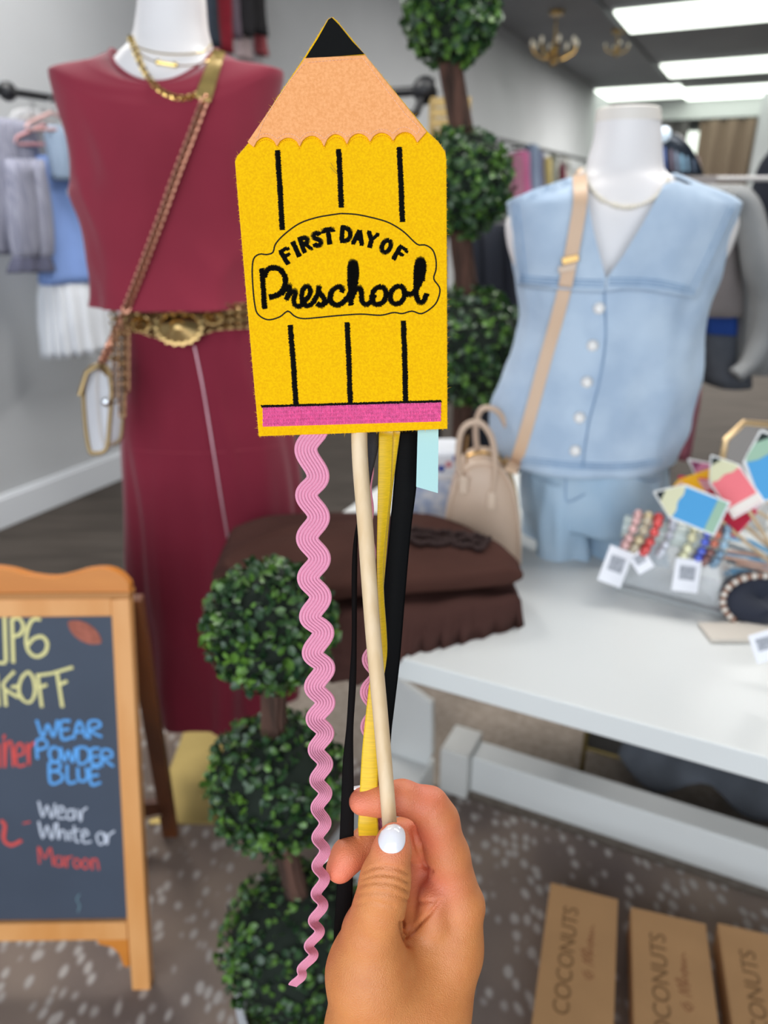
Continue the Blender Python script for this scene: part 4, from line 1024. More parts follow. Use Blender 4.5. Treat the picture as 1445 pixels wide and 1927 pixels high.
    mb = MB().loft(rows); o = mb.build('folded_garment', mat('brown_cotton_warm', '#492E27', .9, var=.1, vscale=9, bump=.5, bscale=500, spec=.15), None, ang=180, origin=rows[10][0])
    tag(o, 'upper brown folded garment lying on the lower one behind the ribbons', 'clothes', 'folded brown garments')
    tr = bvh(mb); lm = mat('brown_lace', '#2E1A17', .9, bump=1, bscale=300)
    for k in range(3):   # gathered lace frills
        rows = []
        for i in range(121):
            x = 770+i*1.3-8*k; y = 998+9*k+.10*i+9*noise.noise(V(i*.05,k*3,1))
            p = hit(tr, x, y, .002)[0]
            if p is None: continue
            w_ = .011; fz = noise.noise(V(i*.33, k*7, 4))*.009
            rows.append([p, p+V(fz*.3,-.004,.006), p+V(fz,-.010,.007+fz), p+V(fz*1.4,-.016,.003+fz)])
        MB().loft(rows, closed=False).build('lace_trim', lm, o, solid=.0015, ang=180)

# ================================================================== DENIM MANNEQUIN
def denim_mannequin():
    Yc = 1.33; pl = PYf(Yc); wb = mat('mannequin_white', '#E9E5E4'); wc = mat('mannequin_cap', '#E4DDD4', .5)
    base = PZ(1120, 1010, TZ); base = V(base.x, Yc+.02, TZ)
    t = thing('mannequin', base, 'white headless mannequin torso standing on the table in denim', 'mannequin')
    rows = [(228,1122,1240,.050,0),(262,1118,1242,.051,0),(300,1108,1244,.054,0),(322,1102,1248,.058,0),(338,1085,1272,.066,0),(358,1030,1325,.074,0),(380,985,1368,.080,0),(410,954,1386,.084,0),(450,953,1378,.088,0),(490,963,1358,.09,0),(560,985,1300,.092,0),(640,992,1290,.088,0),(740,985,1270,.09,0),(860,1000,1240,.10,0),(930,1012,1232,.095,0)]
    body = rowsloft(rows, pl, 60, 2.15, cap0=True, cap1=True); body.build('torso', wb, t)
    cp = rowsloft([(204,1130,1234,.047,0),(203.5,1128,1236,.048,0),(206,1124,1240,.050,0),(230,1121,1242,.051,0)], pl, 60, 2.1, dens=1, cap0=True, cap1=True); cp.build('neck_cap', wc, t, ang=30)
    zl = PY(0, 925, Yc).z
    MB().tube([base+V(0,.0,.012), V(base.x, Yc+.02, zl+.02)], .012, 12).build('stand_pole', mat('white_metal', '#D8D8D6', .5), t)
    MB().lathe(base, [(.001,.0),(.10,.0),(.10,.008),(.02,.012),(.001,.012)], 32).build('stand_base', mat('white_metal', '#D8D8D6'), t)
    dn = mat('light_denim', '#A9BCD1', .88, col2='#BCCDDE', vscale=13, bump=.5, bscale=1100, spec=.15)
    ds = mat('denim_seam', '#7F9AB8', .85, col2='#93ADC8', vscale=40)
    rows = [(350,1045,1318,.082,0),(366,990,1362,.086,0),(380,958,1386,.089,0),(392,957,1386,.092,0),(440,962,1368,.100,0),(490,968,1354,.103,0),(540,976,1340,.104,.003),(610,978,1316,.106,.006),(690,958,1308,.112,.009),(760,932,1290,.118,.014),(810,930,1278,.122,.018),(858,942,1256,.126,.024)]
    vb = rowsloft(rows, pl, 120, 2.2, dens=5, k=6, ph0=.4, phs=.03)
    # the neck end closes up to the collar ring
    z0 = PY(1180, 330, Yc).z
    A = ringrow(pl(1092,328), pl(1268,330), .068, 120, 2.1); n = 120
    full = MB(); full.v = A + vb.v; full.f = [(j, (j+1) % n, n+(j+1) % n, n+j) for j in range(n)] + [tuple(i+n for i in q) for q in vb.f]
    wrinkle(full, .009, 10, .7, V(base.x, Yc, 0), .0022, 26, ztop=z0-.04); tree = bvh(full)
    Vp = [(1100,322),(1140,523),(1250,345),(1262,322),(1200,300)]
    cut = MB(); cut.v = full.v
    for f in full.f:
        c = sum((full.v[i] for i in f), V(0,0,0))/len(f); x, y, _ = proj(c)
        if c.y < Yc and pnt_in(x, y, [(1078,300),(1086,400),(1122,540),(1160,540),(1282,365),(1290,300)]): continue
        cut.f.append(f)
    vest = cut.build('denim_vest', dn, None, solid=.003, origin=base+V(0,0,.3), ang=80); tag(vest, 'light blue sleeveless denim vest with sailor collar and pearl buttons', 'vest')
    # collar flaps
    w1 = lambda x, y: .0
    treeb = bvh(full)
    colL = [(1098,324),(1104,370),(1118,440),(1140,524),(1139,548),(1080,546),(1030,543),(974,538),(966,470),(957,378),(1000,358),(1050,341)]
    colR = [(1250,346),(1210,420),(1172,482),(1141,524),(1141,548),(1170,543),(1215,545),(1260,552),(1311,562),(1340,500),(1368,440),(1389,388),(1330,362),(1275,340)]
    coll = []
    for c in (colL, colR):
        p = patch(treeb, c, .015, 13, .003); coll.append(p); p.build('collar', dn, vest, ang=80)
    def line(pts, lift=.0162, r=.0015, m=ds, par=vest, name='seam'): MB().tube(hitpath(treeb, pts, lift, 8), r, 5).build(name, m, par)
    for d in (0, 6, 12): line([(974+d*.4,531-d),(1035,536-d),(1090,539-d),(1136,540-d)]); line([(1146,536-d),(1215,537-d),(1262,544-d),(1306-d*.5,553-d)])
    for d in (5, 14): line([(1384-d,391),(1362-d,440),(1335-d,497),(1307-d,552)])
    for d in (7, 16): line([(959+d,384),(967+d,460),(975+d,530)])
    for d in (0,5,10): line([(950,866-d),(1030,876-d),(1100,882-d),(1180,882-d),(1245,872-d)], .0015)
    line([(1137,548),(1139,640),(1127,720),(1107,800),(1096,880)], .0035, .0016)
    line([(1352,500),(1335,560),(1318,610)], .001, .0012); line([(1318,520),(1338,470),(1372,425)], .001, .0012)
    pr = mat('pearl', '#F1EEEA', .15, coat=1, sheen=.3)
    for x, y in ((1127,580),(1115,650),(1104,719),(1090,786),(1082,848)):
        c = hit(treeb, x, y, .004)[0]; b = MB().ball(c, .0098, 16, 12).build('button', pr, vest)
    # pleated flare and shorts beneath
    sd = mat('washed_denim', '#9DB6CB', .88, col2='#B2C6D6', vscale=7, bump=.5, bscale=900, spec=.12)
    so = thing('denim_shorts', base+V(0,0,.15), 'washed denim shorts with flared legs below the vest', 'shorts')
    hip = rowsloft([(800,975,1262,.100,.0),(870,985,1255,.112,.01),(930,992,1250,.118,.02),(965,996,1246,.118,.03)], pl, 72, 2.1, k=7, ph0=.5); wrinkle(hip, .012, 9, .5, V(base.x, Yc, 0), .003, 26); hip.build('waist', sd, so, solid=.003, ang=80)
    cr = PY(1095, 960, Yc)
    for rows, ph in (([(880,988,1110,.085,.02),(930,990,1108,.095,.04),(970,994,1100,.10,.07),(1000,998,1096,.108,.14),(1016,996,1094,.112,.18)], .3), ([(880,1080,1252,.10,.02),(930,1086,1250,.105,.04),(980,1088,1248,.112,.07),(1015,1080,1248,.120,.14),(1042,1078,1246,.124,.18)], 1.1)):
        lg = rowsloft(rows, pl, 60, 2.0, k=5, ph0=ph); wrinkle(lg, .016, 11, .5, V(base.x, Yc, 0), .004, 26); lg.build('shorts_leg', sd, so, solid=.003, ang=80)
    th = bvh(hip)
    for pts in ([(1066,880),(1064,920),(1068,945),(1100,930)], [(1180,890),(1215,905),(1245,900)]): MB().tube(hitpath(th, pts, .004, 5), .0012, 5).build('seam', ds, so)
    # pearl necklace
    nk = thing('necklace', hit(bvh(body), 1180, 380)[0], 'short freshwater pearl necklace on the denim mannequin', 'necklace')
    tb = bvh(body); pts = resample(hitpath(tb, [(1098,318),(1106,345),(1125,370),(1150,384),(1180,390),(1210,384),(1235,370),(1254,345),(1258,335)], .006, 8), .0062)
    for p in pts: MB().ball(p, .0038*random.uniform(.85,1.15), 8, 6, (random.uniform(.7,1),1,random.uniform(.8,1.2))).build('pearl', mat('seed_pearl', '#EDE4D2', .2, coat=1), nk)
    return bvh(full, *coll), Yc
def handbag(treeb):
    lt = mat('beige_leather', '#C9AE97', .42, var=.04, vscale=12, bump=.25, bscale=500); ed = mat('beige_piping', '#D8BFA8', .35); gd = mat('bag_gold', '#C9A469', .25, 1)
    bl = PZ(840, 1046, TZ); fr = PZ(982, 1064, TZ)
    t = thing('handbag', (bl+fr)/2, 'beige leather dome handbag with crossbody strap beside the denim mannequin', 'bag')
    zc = 1.29; q = lambda x, y, d=0: P(x, y, zc + d)
    # front panel outline in its plane (upright), from the photograph
    x0 = PY(838, 1000, fr.y-.005); 
    ex = V(1, -.10, 0).normalized(); o = V(PZ(975,1062,TZ).x, PZ(975,1062,TZ).y, TZ); nrm = V(-ex.y, ex.x, 0)
    pp = lambda x, y: PN(x, y, o, nrm)
    out = smoothpts([(832,1062),(834,1020),(842,965),(856,915),(872,885),(895,872),(925,873),(950,890),(966,925),(974,970),(978,1020),(978,1063)], 5)
    poly = [pp(x, y) for x, y in out]; poly = [V(p.x, p.y, max(p.z, TZ+.001)) for p in poly]
    c = sum(poly, V(0,0,0))/len(poly); dep = nrm*.095
    rings = []
    for k, (s_, bul) in enumerate(((.0,.010),(.5,.008),(.9,.003),(1,-.004))):
        rings.append([V(*(c + (p-c)*s_)) - nrm*bul for p in poly])
    fa = [V(p.x, p.y, p.z) for p in poly]
    rings += [[p + dep*.5 + (p-c)*.015 for p in poly], [p + dep for p in poly], [c+(p-c)*.5 + dep for p in poly], [c + (p-c)*.02 + dep for p in poly]]
    rings = [[V(p.x,p.y,max(p.z,TZ+.0005)) for p in r] for r in rings]
    MB().loft(rings).build('body', lt, t, ang=50)
    MB().tube([p - nrm*.001 for p in poly], .0028, 8).build('piping', ed, t)
    MB().tube([p + dep*.5 + (p-c)*.03 for p in poly[22:50]], .0035, 6).build('zipper', gd, t)
    def hd(pts, d0, d1, r=.0055, name='handle'):
        P3 = [Vector(a) for a in smoothpts([tuple(pp(x, y) - nrm*.006 + dep*k) for x, y, k in pts], 6)]
        MB().tube(P3, r, 10).build(name, lt, t)
    hd([(872,905,0),(864,880,0),(862,850,0),(868,812,.02),(884,796,.04),(905,796,.04),(924,820,.02),(931,860,0),(930,900,0),(924,932,0)], 0, 0)
    hd([(902,890,.75),(896,830,.75),(905,792,.75),(925,786,.75),(946,800,.75),(962,838,.75),(964,870,.75),(955,900,.75)], 0, 0)
    for x, y in ((872,905),(924,934)): MB().box(pp(x, y+4) - nrm*.011, ex*.008, V(0,0,.016), nrm*.003).build('handle_tab', ed, t, bev=.003)
    MB().tube([pp(880,815)-nrm*.012, pp(876,845)-nrm*.014, pp(878,868)-nrm*.012], [.0035,.0045,.0025], 8, flat=.5).build('gold_charm', gd, t)
    MB().tube([pp(958+6*math.cos(a), 885+8*math.sin(a)) + dep*.4 for a in [k*.63 for k in range(10)]], .0015, 6, loop=True).build('ring', gd, t)
    # crossbody strap up to the shoulder
    sp = hitpath(treeb, [(968,878),(985,825),(1005,755),(1025,680),(1045,610),(1062,545),(1073,490),(1084,430),(1092,375),(1090,328)], .007, 8)
    sp = [P(960,890,1.255), P(963,882,1.25)] + sp[2:]
    rings = []
    for i, p in enumerate(sp):
        a, b = sp[max(0,i-1)], sp[min(len(sp)-1,i+1)]; tn = (b-a).normalized(); vw = (p-EYE).normalized(); wv = tn.cross(vw).normalized()*.0105; th_ = vw*.0012
        rings.append([p-wv-th_, p+wv-th_, p+wv+th_, p-wv+th_])
    MB().loft(rings).build('strap', mat('strap_leather', '#D2B193', .45), t, ang=40)
    for x, y, m in ((1073,488,gd), (1067,505,ed)):
        c = hit(treeb, x, y, .010)[0]; MB().box(c, V(.013,0,.003), V(0,.002,0), V(-.001,0,.005)).build('buckle', m, t, bev=.001)
    MB().tube([P(1088,328,1.33), P(1094,318,1.37), P(1100,325,1.42)], .006, 8, flat=.3).build('strap', mat('strap_leather', '#D2B193'), t)
def tins():
    wh = mat('white_tin', '#DDDFE4', .3); fl = mat('blue_flower_print', '#3B4B9A', .5); pkf = mat('red_flower_print', '#C98A90', .5); bb = mat('pale_blue_print', '#A9B9D6', .4, col2='#E2E5EC', vscale=55)
    c = PZ(812, 985, TZ); c = V(c.x, c.y+.02, TZ)
    t = thing('lidded_tin', c, 'white lidded tin with blue flower print behind the beige handbag', 'tin')
    w_, d_, h_ = .052, .05, .105
    MB().box(c+V(0,0,h_/2), V(w_,0,0), V(0,d_,0), V(0,0,h_/2)).build('body', bb, t, smooth=False, bev=.008)
    MB().box(c+V(0,0,h_+.008), V(w_+.004,0,0), V(0,d_+.004,0), V(0,0,.008)).build('rim', wh, t, smooth=False, bev=.004)
    lid = MB().box(c+V(0,0,h_+.035), V(w_,0,0), V(0,d_,0), V(0,0,.022)).build('lid', wh, t, smooth=False, bev=.008)
    random.seed(4)
    for i in range(7):
        p = c + V(-.042+.014*i, -d_-.001, h_+.035+random.uniform(-.012,.012)); MB().lathe(p, [(.001,0),(.001,0)], 6)
        mb = MB()
        for k in range(5):
            a = k*1.257; mb.ball(p+V(.004*math.cos(a),0,.004*math.sin(a)), .0036, 8, 6, (1,.3,1))
        mb.build('flower_print', fl if i % 2 == 0 else pkf, lid)

# ================================================================== ACCESSORIES AT THE RIGHT END OF THE TABLE
def bracelets():
    ac = mat('clear_acrylic', '#E6EAEC', .05, alpha=.30, spec=1)
    b0 = PZ(1170, 1110, TZ); b1 = PZ(1362, 1160, TZ)
    ex = (b1-b0).normalized(); ey = V(-ex.y, ex.x, 0); L = (b1-b0).length
    t = thing('bracelet_stand', (b0+b1)/2, 'clear acrylic stand whose bar holds the row of bead bracelets', 'stand')
    # bar axis through ring centres
    A, B = P(1172, 990, 1.215), P(1368, 1024, 1.165)
    MB().tube([A, B], .019, 20).build('bar', mat('bar_acrylic', '#C9D6D0', .08, alpha=.5, spec=1), t)
    ctr = (b0+b1)/2
    for p, q in ((b0, A.lerp(B,.12)), (b1, A.lerp(B,.88))):
        f = p + ey*.02; poly = [f+V(0,0,.004), f+ey*.09+V(0,0,.004), V(q.x,q.y,q.z)]
        MB().prism(poly, ex*.004).build('end_panel', ac, t, smooth=False)
    MB().box(V(ctr.x, ctr.y, TZ+.005)+ey*.05, ex*(L/2+.008), ey*.058, V(0,0,.005)).build('base', mat('base_acrylic', '#DFE3E4', .06, alpha=.45, spec=1), t, smooth=False, bev=.001)
    f0 = b0 + V(0,0,.01); MB().prism([b0+V(0,0,.011), b1+V(0,0,.011), A.lerp(B,.88), A.lerp(B,.12)], ey*.003).build('front_panel', ac, t, smooth=False)
    d = (B-A).normalized(); e2 = V(0,0,1); e1 = d.cross(e2).normalized(); e2 = e1.cross(d)
    S = [((1196,956),(1181,1028),['#D7A6A2'],.0072,'pink bead bracelet, leftmost on the acrylic bar'),
         ((1216,961),(1199,1028),['#CDB98E','#B7A98E'],.0078,'champagne faceted bead bracelet second from the left on the bar'),
         ((1236,961),(1220,1034),['#D8302C'],.0078,'bright red bead bracelet on the acrylic bar'),
         ((1264,970),(1251,1042),['#C9CBD4','#A8A9B3'],.0072,'silver crystal bead bracelet in the middle of the bar'),
         ((1304,981),(1292,1046),['#E0DDB4','#C8C29A'],.0080,'pale gold bead bracelet right of the green gap on the bar'),
         ((1328,989),(1318,1042),['#3450C8','#5A3152','#E08A3A','#5A3152'],.0068,'plum bracelet with one blue and one orange bead'),
         ((1346,989),(1331,1056),['#7A4038','#C0603F'],.0068,'brown and copper bead bracelet near the bar’s right end'),
         ((1362,992),(1350,1066),['#6D8EA8','#8FB0C6'],.0068,'grey blue bead bracelet with a cream bead, rightmost on the bar')]
    for (x0, y0), (x1, y1), cols, r, lab in S:
        tpt = (x0+x1)/2; s_ = (tpt-1172)/(1368-1172)*1.0; c = A.lerp(B, s_)
        rad = .0215; b = thing('bracelet', c - e2*rad, lab, 'bracelet', 'bead bracelets on the acrylic bar')
        # the ring hangs from the bar: centre lies below it
        cc = c - e2*.006; R_ = .030; nb = int(2*math.pi*R_/(2*r)); tilt = d*((x0-x1)*.0009*.5)
        MB().tube([cc + e1*R_*math.cos(a) + e2*R_*math.sin(a) + tilt*math.sin(a) for a in [k*2*math.pi/24 for k in range(24)]], .0008, 4, loop=True).build('elastic', mat('elastic', '#D8D8D8', .5), b)
        for k in range(nb):
            a = 2*math.pi*k/nb; col = cols[(k*7//nb*3+k) % len(cols)] if len(cols) < 4 else cols[(k//3) % 4]
            if 'cream bead' in lab and k == int(nb*.52): col = '#F2F0DC'
            MB().ball(cc + e1*R_*math.cos(a) + e2*R_*math.sin(a) + tilt*math.sin(a), r*(1.2 if col == '#F2F0DC' else 1), 8, 6).build('bead', mat('bead_'+col, col, .12, spec=1, coat=.6, metal=.15), b)
    def tagc(px, py, zc, label, ang, w_=.020, h_=.030):
        c = P(px, py, zc); ux = V(math.cos(ang), 0, math.sin(ang)); uy = V(-math.sin(ang)*.8, .30, math.cos(ang)*.8).normalized()
        g = thing('price_tag', c, label, 'tag', 'white price tags')
        n = ux.cross(uy).normalized()
        MB().box(c, ux*w_, uy*h_, n*.0006).build('card', mat('white_card', '#EEEEF3', .5), g, smooth=False, bev=.0005)
        MB().box(c+uy*.004-n*.0009*(1 if n.y > 0 else -1), ux*w_*.6, uy*h_*.42, n*.0004).build('printed_square', mat('grey_print', '#8C8F97', .6, col2='#B9BBC2', vscale=260), g, smooth=False)
    tagc(1158, 1066, 1.200, 'white price tag left of the acrylic bracelet stand', R(-22), .021, .030)
    tagc(1292, 1083, 1.165, 'white price tag hanging in front of the acrylic bracelet stand', R(-8), .021, .026)
    tagc(1206, 1056, 1.205, 'small white price tag half behind the left one', R(35), .014, .018)
    tagc(1440, 1216, 1.00, 'white price tag at the right edge by the navy headband', R(20), .017, .020)

def felt_wands():
    def wand(tip, tail, wpx, z0, z1_, cols, label, stick=None, border='#EDEDEA', sl=None):
        """tip, tail in picture px; z distances at tip and tail; cols (lead, cone, body)"""
        T = P(*tip, z0); E = P(*tail, z1_); ax = (T-E); L = ax.length; ax = ax.normalized(); vw = ((T+E)/2-EYE).normalized()
        sd = ax.cross(vw).normalized(); n = sd.cross(ax).normalized()
        if n.dot(vw) > 0: n = -n
        W2 = wpx/2*z0/F_; o = E
        S = lambda u, v, k=0: o + ax*(L*u) + sd*(W2*v) + n*k
        t = thing('felt_wand', E, label, 'wand', 'felt pencil wands in the display pile')
        MB().prism([S(-.03,-1.12), S(-.03,1.12), S(.66,1.15), S(.74,.95), S(1.05,.06), S(1.05,-.06), S(.74,-.95), S(.66,-1.15)], n*.003).build('felt_backing', mat('felt_'+border, border, .95, bump=.6, bscale=900), t, smooth=False, bev=.0008)
        MB().prism([S(0,-1,.003), S(0,1,.003), S(.65,1,.003), S(.65,-1,.003)], n*.0012).build('felt_body', mat('felt_'+cols[2], cols[2], .95, bump=.6, bscale=900), t, smooth=False)
        MB().prism([S(.64,-1,.0032), S(.62,-.5,.0032), S(.66,0,.0032), S(.62,.5,.0032), S(.64,1,.0032), S(.72,.92,.0032), S(.90,.34,.0032), S(.90,-.34,.0032), S(.72,-.92,.0032)], n*.0014).build('wood_cone', mat('felt_'+cols[1], cols[1], .95, bump=.6, bscale=900), t, smooth=False)
        MB().prism([S(.89,-.36,.0034), S(.89,.36,.0034), S(1.01,0,.0034)], n*.0016).build('pencil_lead', mat('felt_'+cols[0], cols[0], .95), t, smooth=False)
        if len(cols) > 3: MB().prism([S(0,-1,.0043), S(0,1,.0043), S(.14,1,.0043), S(.14,-1,.0043)], n*.0012).build('eraser_band', mat('felt_'+cols[3], cols[3], .95), t, smooth=False)
        e = stick if stick else S(-1.1, 0)
        MB().tube([S(.1, 0, -.003), e], .0032, 10).build('dowel', mat('pale_wood', '#E2C8A4'), t)
        return t, S
    g = lambda x, y: PZ(x, y, TZ+.004)
    wand((1250,950), (1362,908), 62, 1.22, 1.27, ('#5A7890','#E4B79A','#F0B21E','#D98A1E'), 'golden yellow felt wand lying flat behind the white-edged ones', g(1500,960), '#EDB52A')
    wand((1282,900), (1400,985), 56, 1.26, 1.24, ('#B23A4A','#E8A8B4','#C22B45'), 'red felt wand mostly hidden between yellow and coral wands', g(1470,1050), '#D9365A')
    wand((1300,868), (1420,960), 50, 1.33, 1.30, ('#9A4A70','#E58FB0','#E9A0B8'), 'pink felt wand at the back of the pile', g(1500,1010))
    wand((1236,928), (1356,976), 60, 1.19, 1.14, ('#1F2A2E','#DEDCB8','#55A3D8','#9FC0A8'), 'blue felt wand with cream tip and white border, front left of pile', g(1470,1075))
    wand((1342,862), (1408,958), 54, 1.20, 1.15, ('#26322F','#DAD8B4','#F07C84','#E9E2DA'), 'coral felt wand with cream tip pointing up in the pile', g(1470,1060))
    wand((1434,816), (1478,930), 84, 1.16, 1.13, ('#26322F','#9FC0A8','#55A3D8'), 'blue felt wand with green tip at the right edge', g(1560,1060))
    # light blue bow and ribbons under the pile
    o = MB()
    for (x0,y0),(x1,y1),w_ in (((1350,1010),(1470,1050),.010),((1370,1075),(1470,1110),.018),((1355,1040),(1460,1075),.012)):
        a, b = PZ(x0,y0,TZ+.008), PZ(x1,y1,TZ+.008); o.tube([a, a.lerp(b,.5)+V(0,0,.012), b], w_, 8, flat=.22)
    ob = o.build('ribbon_bundle', mat('sky_blue_ribbon', '#5B9AC4', .5), None, origin=PZ(1400,1085,TZ)); tag(ob, 'sky blue ribbons lying on the table under the felt wands', 'ribbons')
    o = MB()
    for x0, y0, x1, y1 in ((1345,1034,1440,1048),(1350,1046,1450,1066),(1385,1060,1460,1078)): a, b = PZ(x0,y0,TZ+.03), PZ(x1,y1,TZ+.03); o.tube([a, b], .0034, 8)
    ob = o.build('dowel_bundle', mat('rosy_dowel', '#D9AE98', .6), None, origin=PZ(1400,1060,TZ)); tag(ob, 'three pale dowels lying together under the felt wands', 'dowels')
    # octagonal mirror
    c = P(1428, 868, 1.46); t = thing('octagonal_mirror', V(c.x, c.y, TZ), 'gold-rimmed octagonal mirror standing behind the felt wands', 'mirror')
    pts = [(1357,880),(1365,828),(1400,795),(1462,800),(1500,835),(1504,895),(1480,945),(1400,945),(1366,925)]
    fr = [PN(x, y, c, V(0,-1,.15).normalized()) for x, y in pts]
    MB().tube(fr, .0062, 8, loop=True).build('rim', mat('mirror_gold', '#D8B98C', .28, .9), t, ang=30)
    MB().prism(fr, V(0,.002,0)).build('glass', mat('mirror_glass', '#9C948C', .08, .85), t, smooth=False)
    lo = min(p.z for p in fr); MB().tube([c+V(0,.01,lo-c.z), V(c.x, c.y+.06, TZ)], .004, 6).build('easel_leg', mat('mirror_gold', '#D2A55E'), t)
    MB().box(V(c.x,c.y,TZ+(lo-TZ)/2), V(.03,0,0), V(0,.02,0), V(0,0,(lo-TZ)/2)).build('stand_block', mat('white_metal', '#D8D8D6'), t, smooth=False)
    # navy beaded headband / pouch
    c = PZ(1432, 1172, TZ); t = thing('headband', c, 'navy velvet headband edged with bronze and clear beads, at right edge', 'headband')
    nv = mat('navy_velvet', '#141B2E', .8, sheen=.4)
    cc = c + V(0,.02,.032); 
    MB().loft([[cc + V(.062*q*math.cos(a), .018*h, .036*q*math.sin(a)) + V(0,.02*math.sin(a),0) for a in [2*math.pi*k/40 for k in range(40)]] for q, h in ((.02,-1),(.7,-.95),(.95,-.5),(1,0),(.95,.6),(.5,1),(.02,1.05))]).build('band', nv, t)
    for k in range(26):
        a = R(20)+R(200)*k/25; p = cc + V(.062*math.cos(a), -.012+.02*math.sin(a), .036*math.sin(a))
        MB().ball(p, .0058, 8, 6).build('bead', mat('bead_bronze' if k % 2 else 'bead_clear', '#8E6A58' if k % 2 else '#D9CFC4', .12, .3, coat=.6), t)
    MB().box(PZ(1400,1190,TZ+.004), V(.06,.0,0), V(0,.025,0), V(0,0,.003)).build('card', mat('beige_card', '#CFC7BC', .6), t, smooth=False)

# ================================================================== KRAFT BOXES, UNDER-TABLE THINGS
def text_mesh(s, size, M, name, m, parent, depth=.0006, shear=0):
    cu = bpy.data.curves.new(name, 'FONT'); cu.body = s; cu.size = size; cu.extrude = depth; cu.shear = shear; cu.align_x = 'RIGHT'
    ob = bpy.data.objects.new(name, cu); COL.objects.link(ob); dg = bpy.context.evaluated_depsgraph_get(); me = bpy.data.meshes.new_from_object(ob.evaluated_get(dg))
    vs = [M @ v.co for v in me.vertices]; fs = [tuple(p.vertices) for p in me.polygons]
    bpy.data.objects.remove(ob); bpy.data.curves.remove(cu)
    mb = MB(); mb.v = vs; mb.f = fs; return mb.build(name, m, parent, smooth=False)
def kraft_boxes():
    from mathutils import Matrix
    kb = mat('kraft_card', '#C99A69', .75, var=.05, vscale=7, bump=.2, bscale=300); ink = mat('debossed_ink', '#8C6842', .7); red = mat('red_script', '#8E4A2C', .7)
    z = .075
    for (tl, tr, bl, lab, lx) in (((1036,1660),(1163,1692),(990,1927),'kraft cardboard box, leftmost of the three on the rug', 0), ((1187,1706),(1328,1738),(1184,1927),'kraft cardboard box in the middle of the three on the rug', 0), ((1350,1736),(1492,1768),(1372,1927),'kraft cardboard box cut off by the right picture edge', 0)):
        A, B, C = PZ(*tl, z), PZ(*tr, z), PZ(*bl, z); ux = (B-A); w_ = ux.length; ux.normalize(); uy = (C-A).normalized(); uy = (uy - ux*uy.dot(ux)).normalized(); L = .34
        o = A + ux*w_/2 + uy*L/2; t = thing('kraft_box', V(o.x, o.y, 0), lab, 'box', 'kraft boxes on the rug')
        MB().box(V(o.x,o.y,z/2), ux*(w_/2-.001), uy*(L/2-.001), V(0,0,z/2-.001)).build('tray', kb, t, smooth=False, bev=.002)
        MB().box(V(o.x,o.y,z-.014), ux*(w_/2), uy*(L/2), V(0,0,.014)).build('lid', kb, t, smooth=False, bev=.0015)
        # words read from the near end towards the far end
        M = Matrix((( -uy.x, ux.x, 0, 0), (-uy.y, ux.y, 0, 0), (0, 0, 1, 0), (0, 0, 0, 1)))
        fx, fy = -uy, -ux
        org = A + ux*(w_*.44) + uy*.045 + V(0,0,.0003)
        M = Matrix(((fx.x, fy.x, 0, org.x), (fx.y, fy.y, 0, org.y), (0, 0, 1, org.z), (0, 0, 0, 1)))
        text_mesh('COCONUTS', w_*.30, M, 'lettering', ink, t, .0003)
        org = A + ux*(w_*.68) + uy*.060 + V(0,0,.0003)
        M2 = Matrix(((fx.x, fy.x, 0, org.x), (fx.y, fy.y, 0, org.y), (0, 0, 1, org.z), (0, 0, 0, 1)))
        random.seed(3); mb = MB(); x = 0
        strokes = [[(0,0),(.006,.02),(.010,.002),(.016,.022),(.020,.0)],[(.022,.004),(.028,.012),(.026,.024),(.022,.010),(.032,.004),(.036,.012),(.040,.004)],[(.042,.0),(.046,.014),(.050,.004),(.054,.012),(.058,.003),(.063,.011),(.067,.003),(.072,.009),(.082,.004)],[(-.022,.004),(-.016,.012),(-.012,.006),(-.02,.0),(-.026,.010),(-.014,.018)]]
        for s in strokes: mb.tube([M2 @ V(-.095+a, b-.004, 0) for a, b in smoothpts(s, 5)], .0007, 5, flat=.3, nrm=V(0,0,1))
        mb.build('script_lettering', red, t)
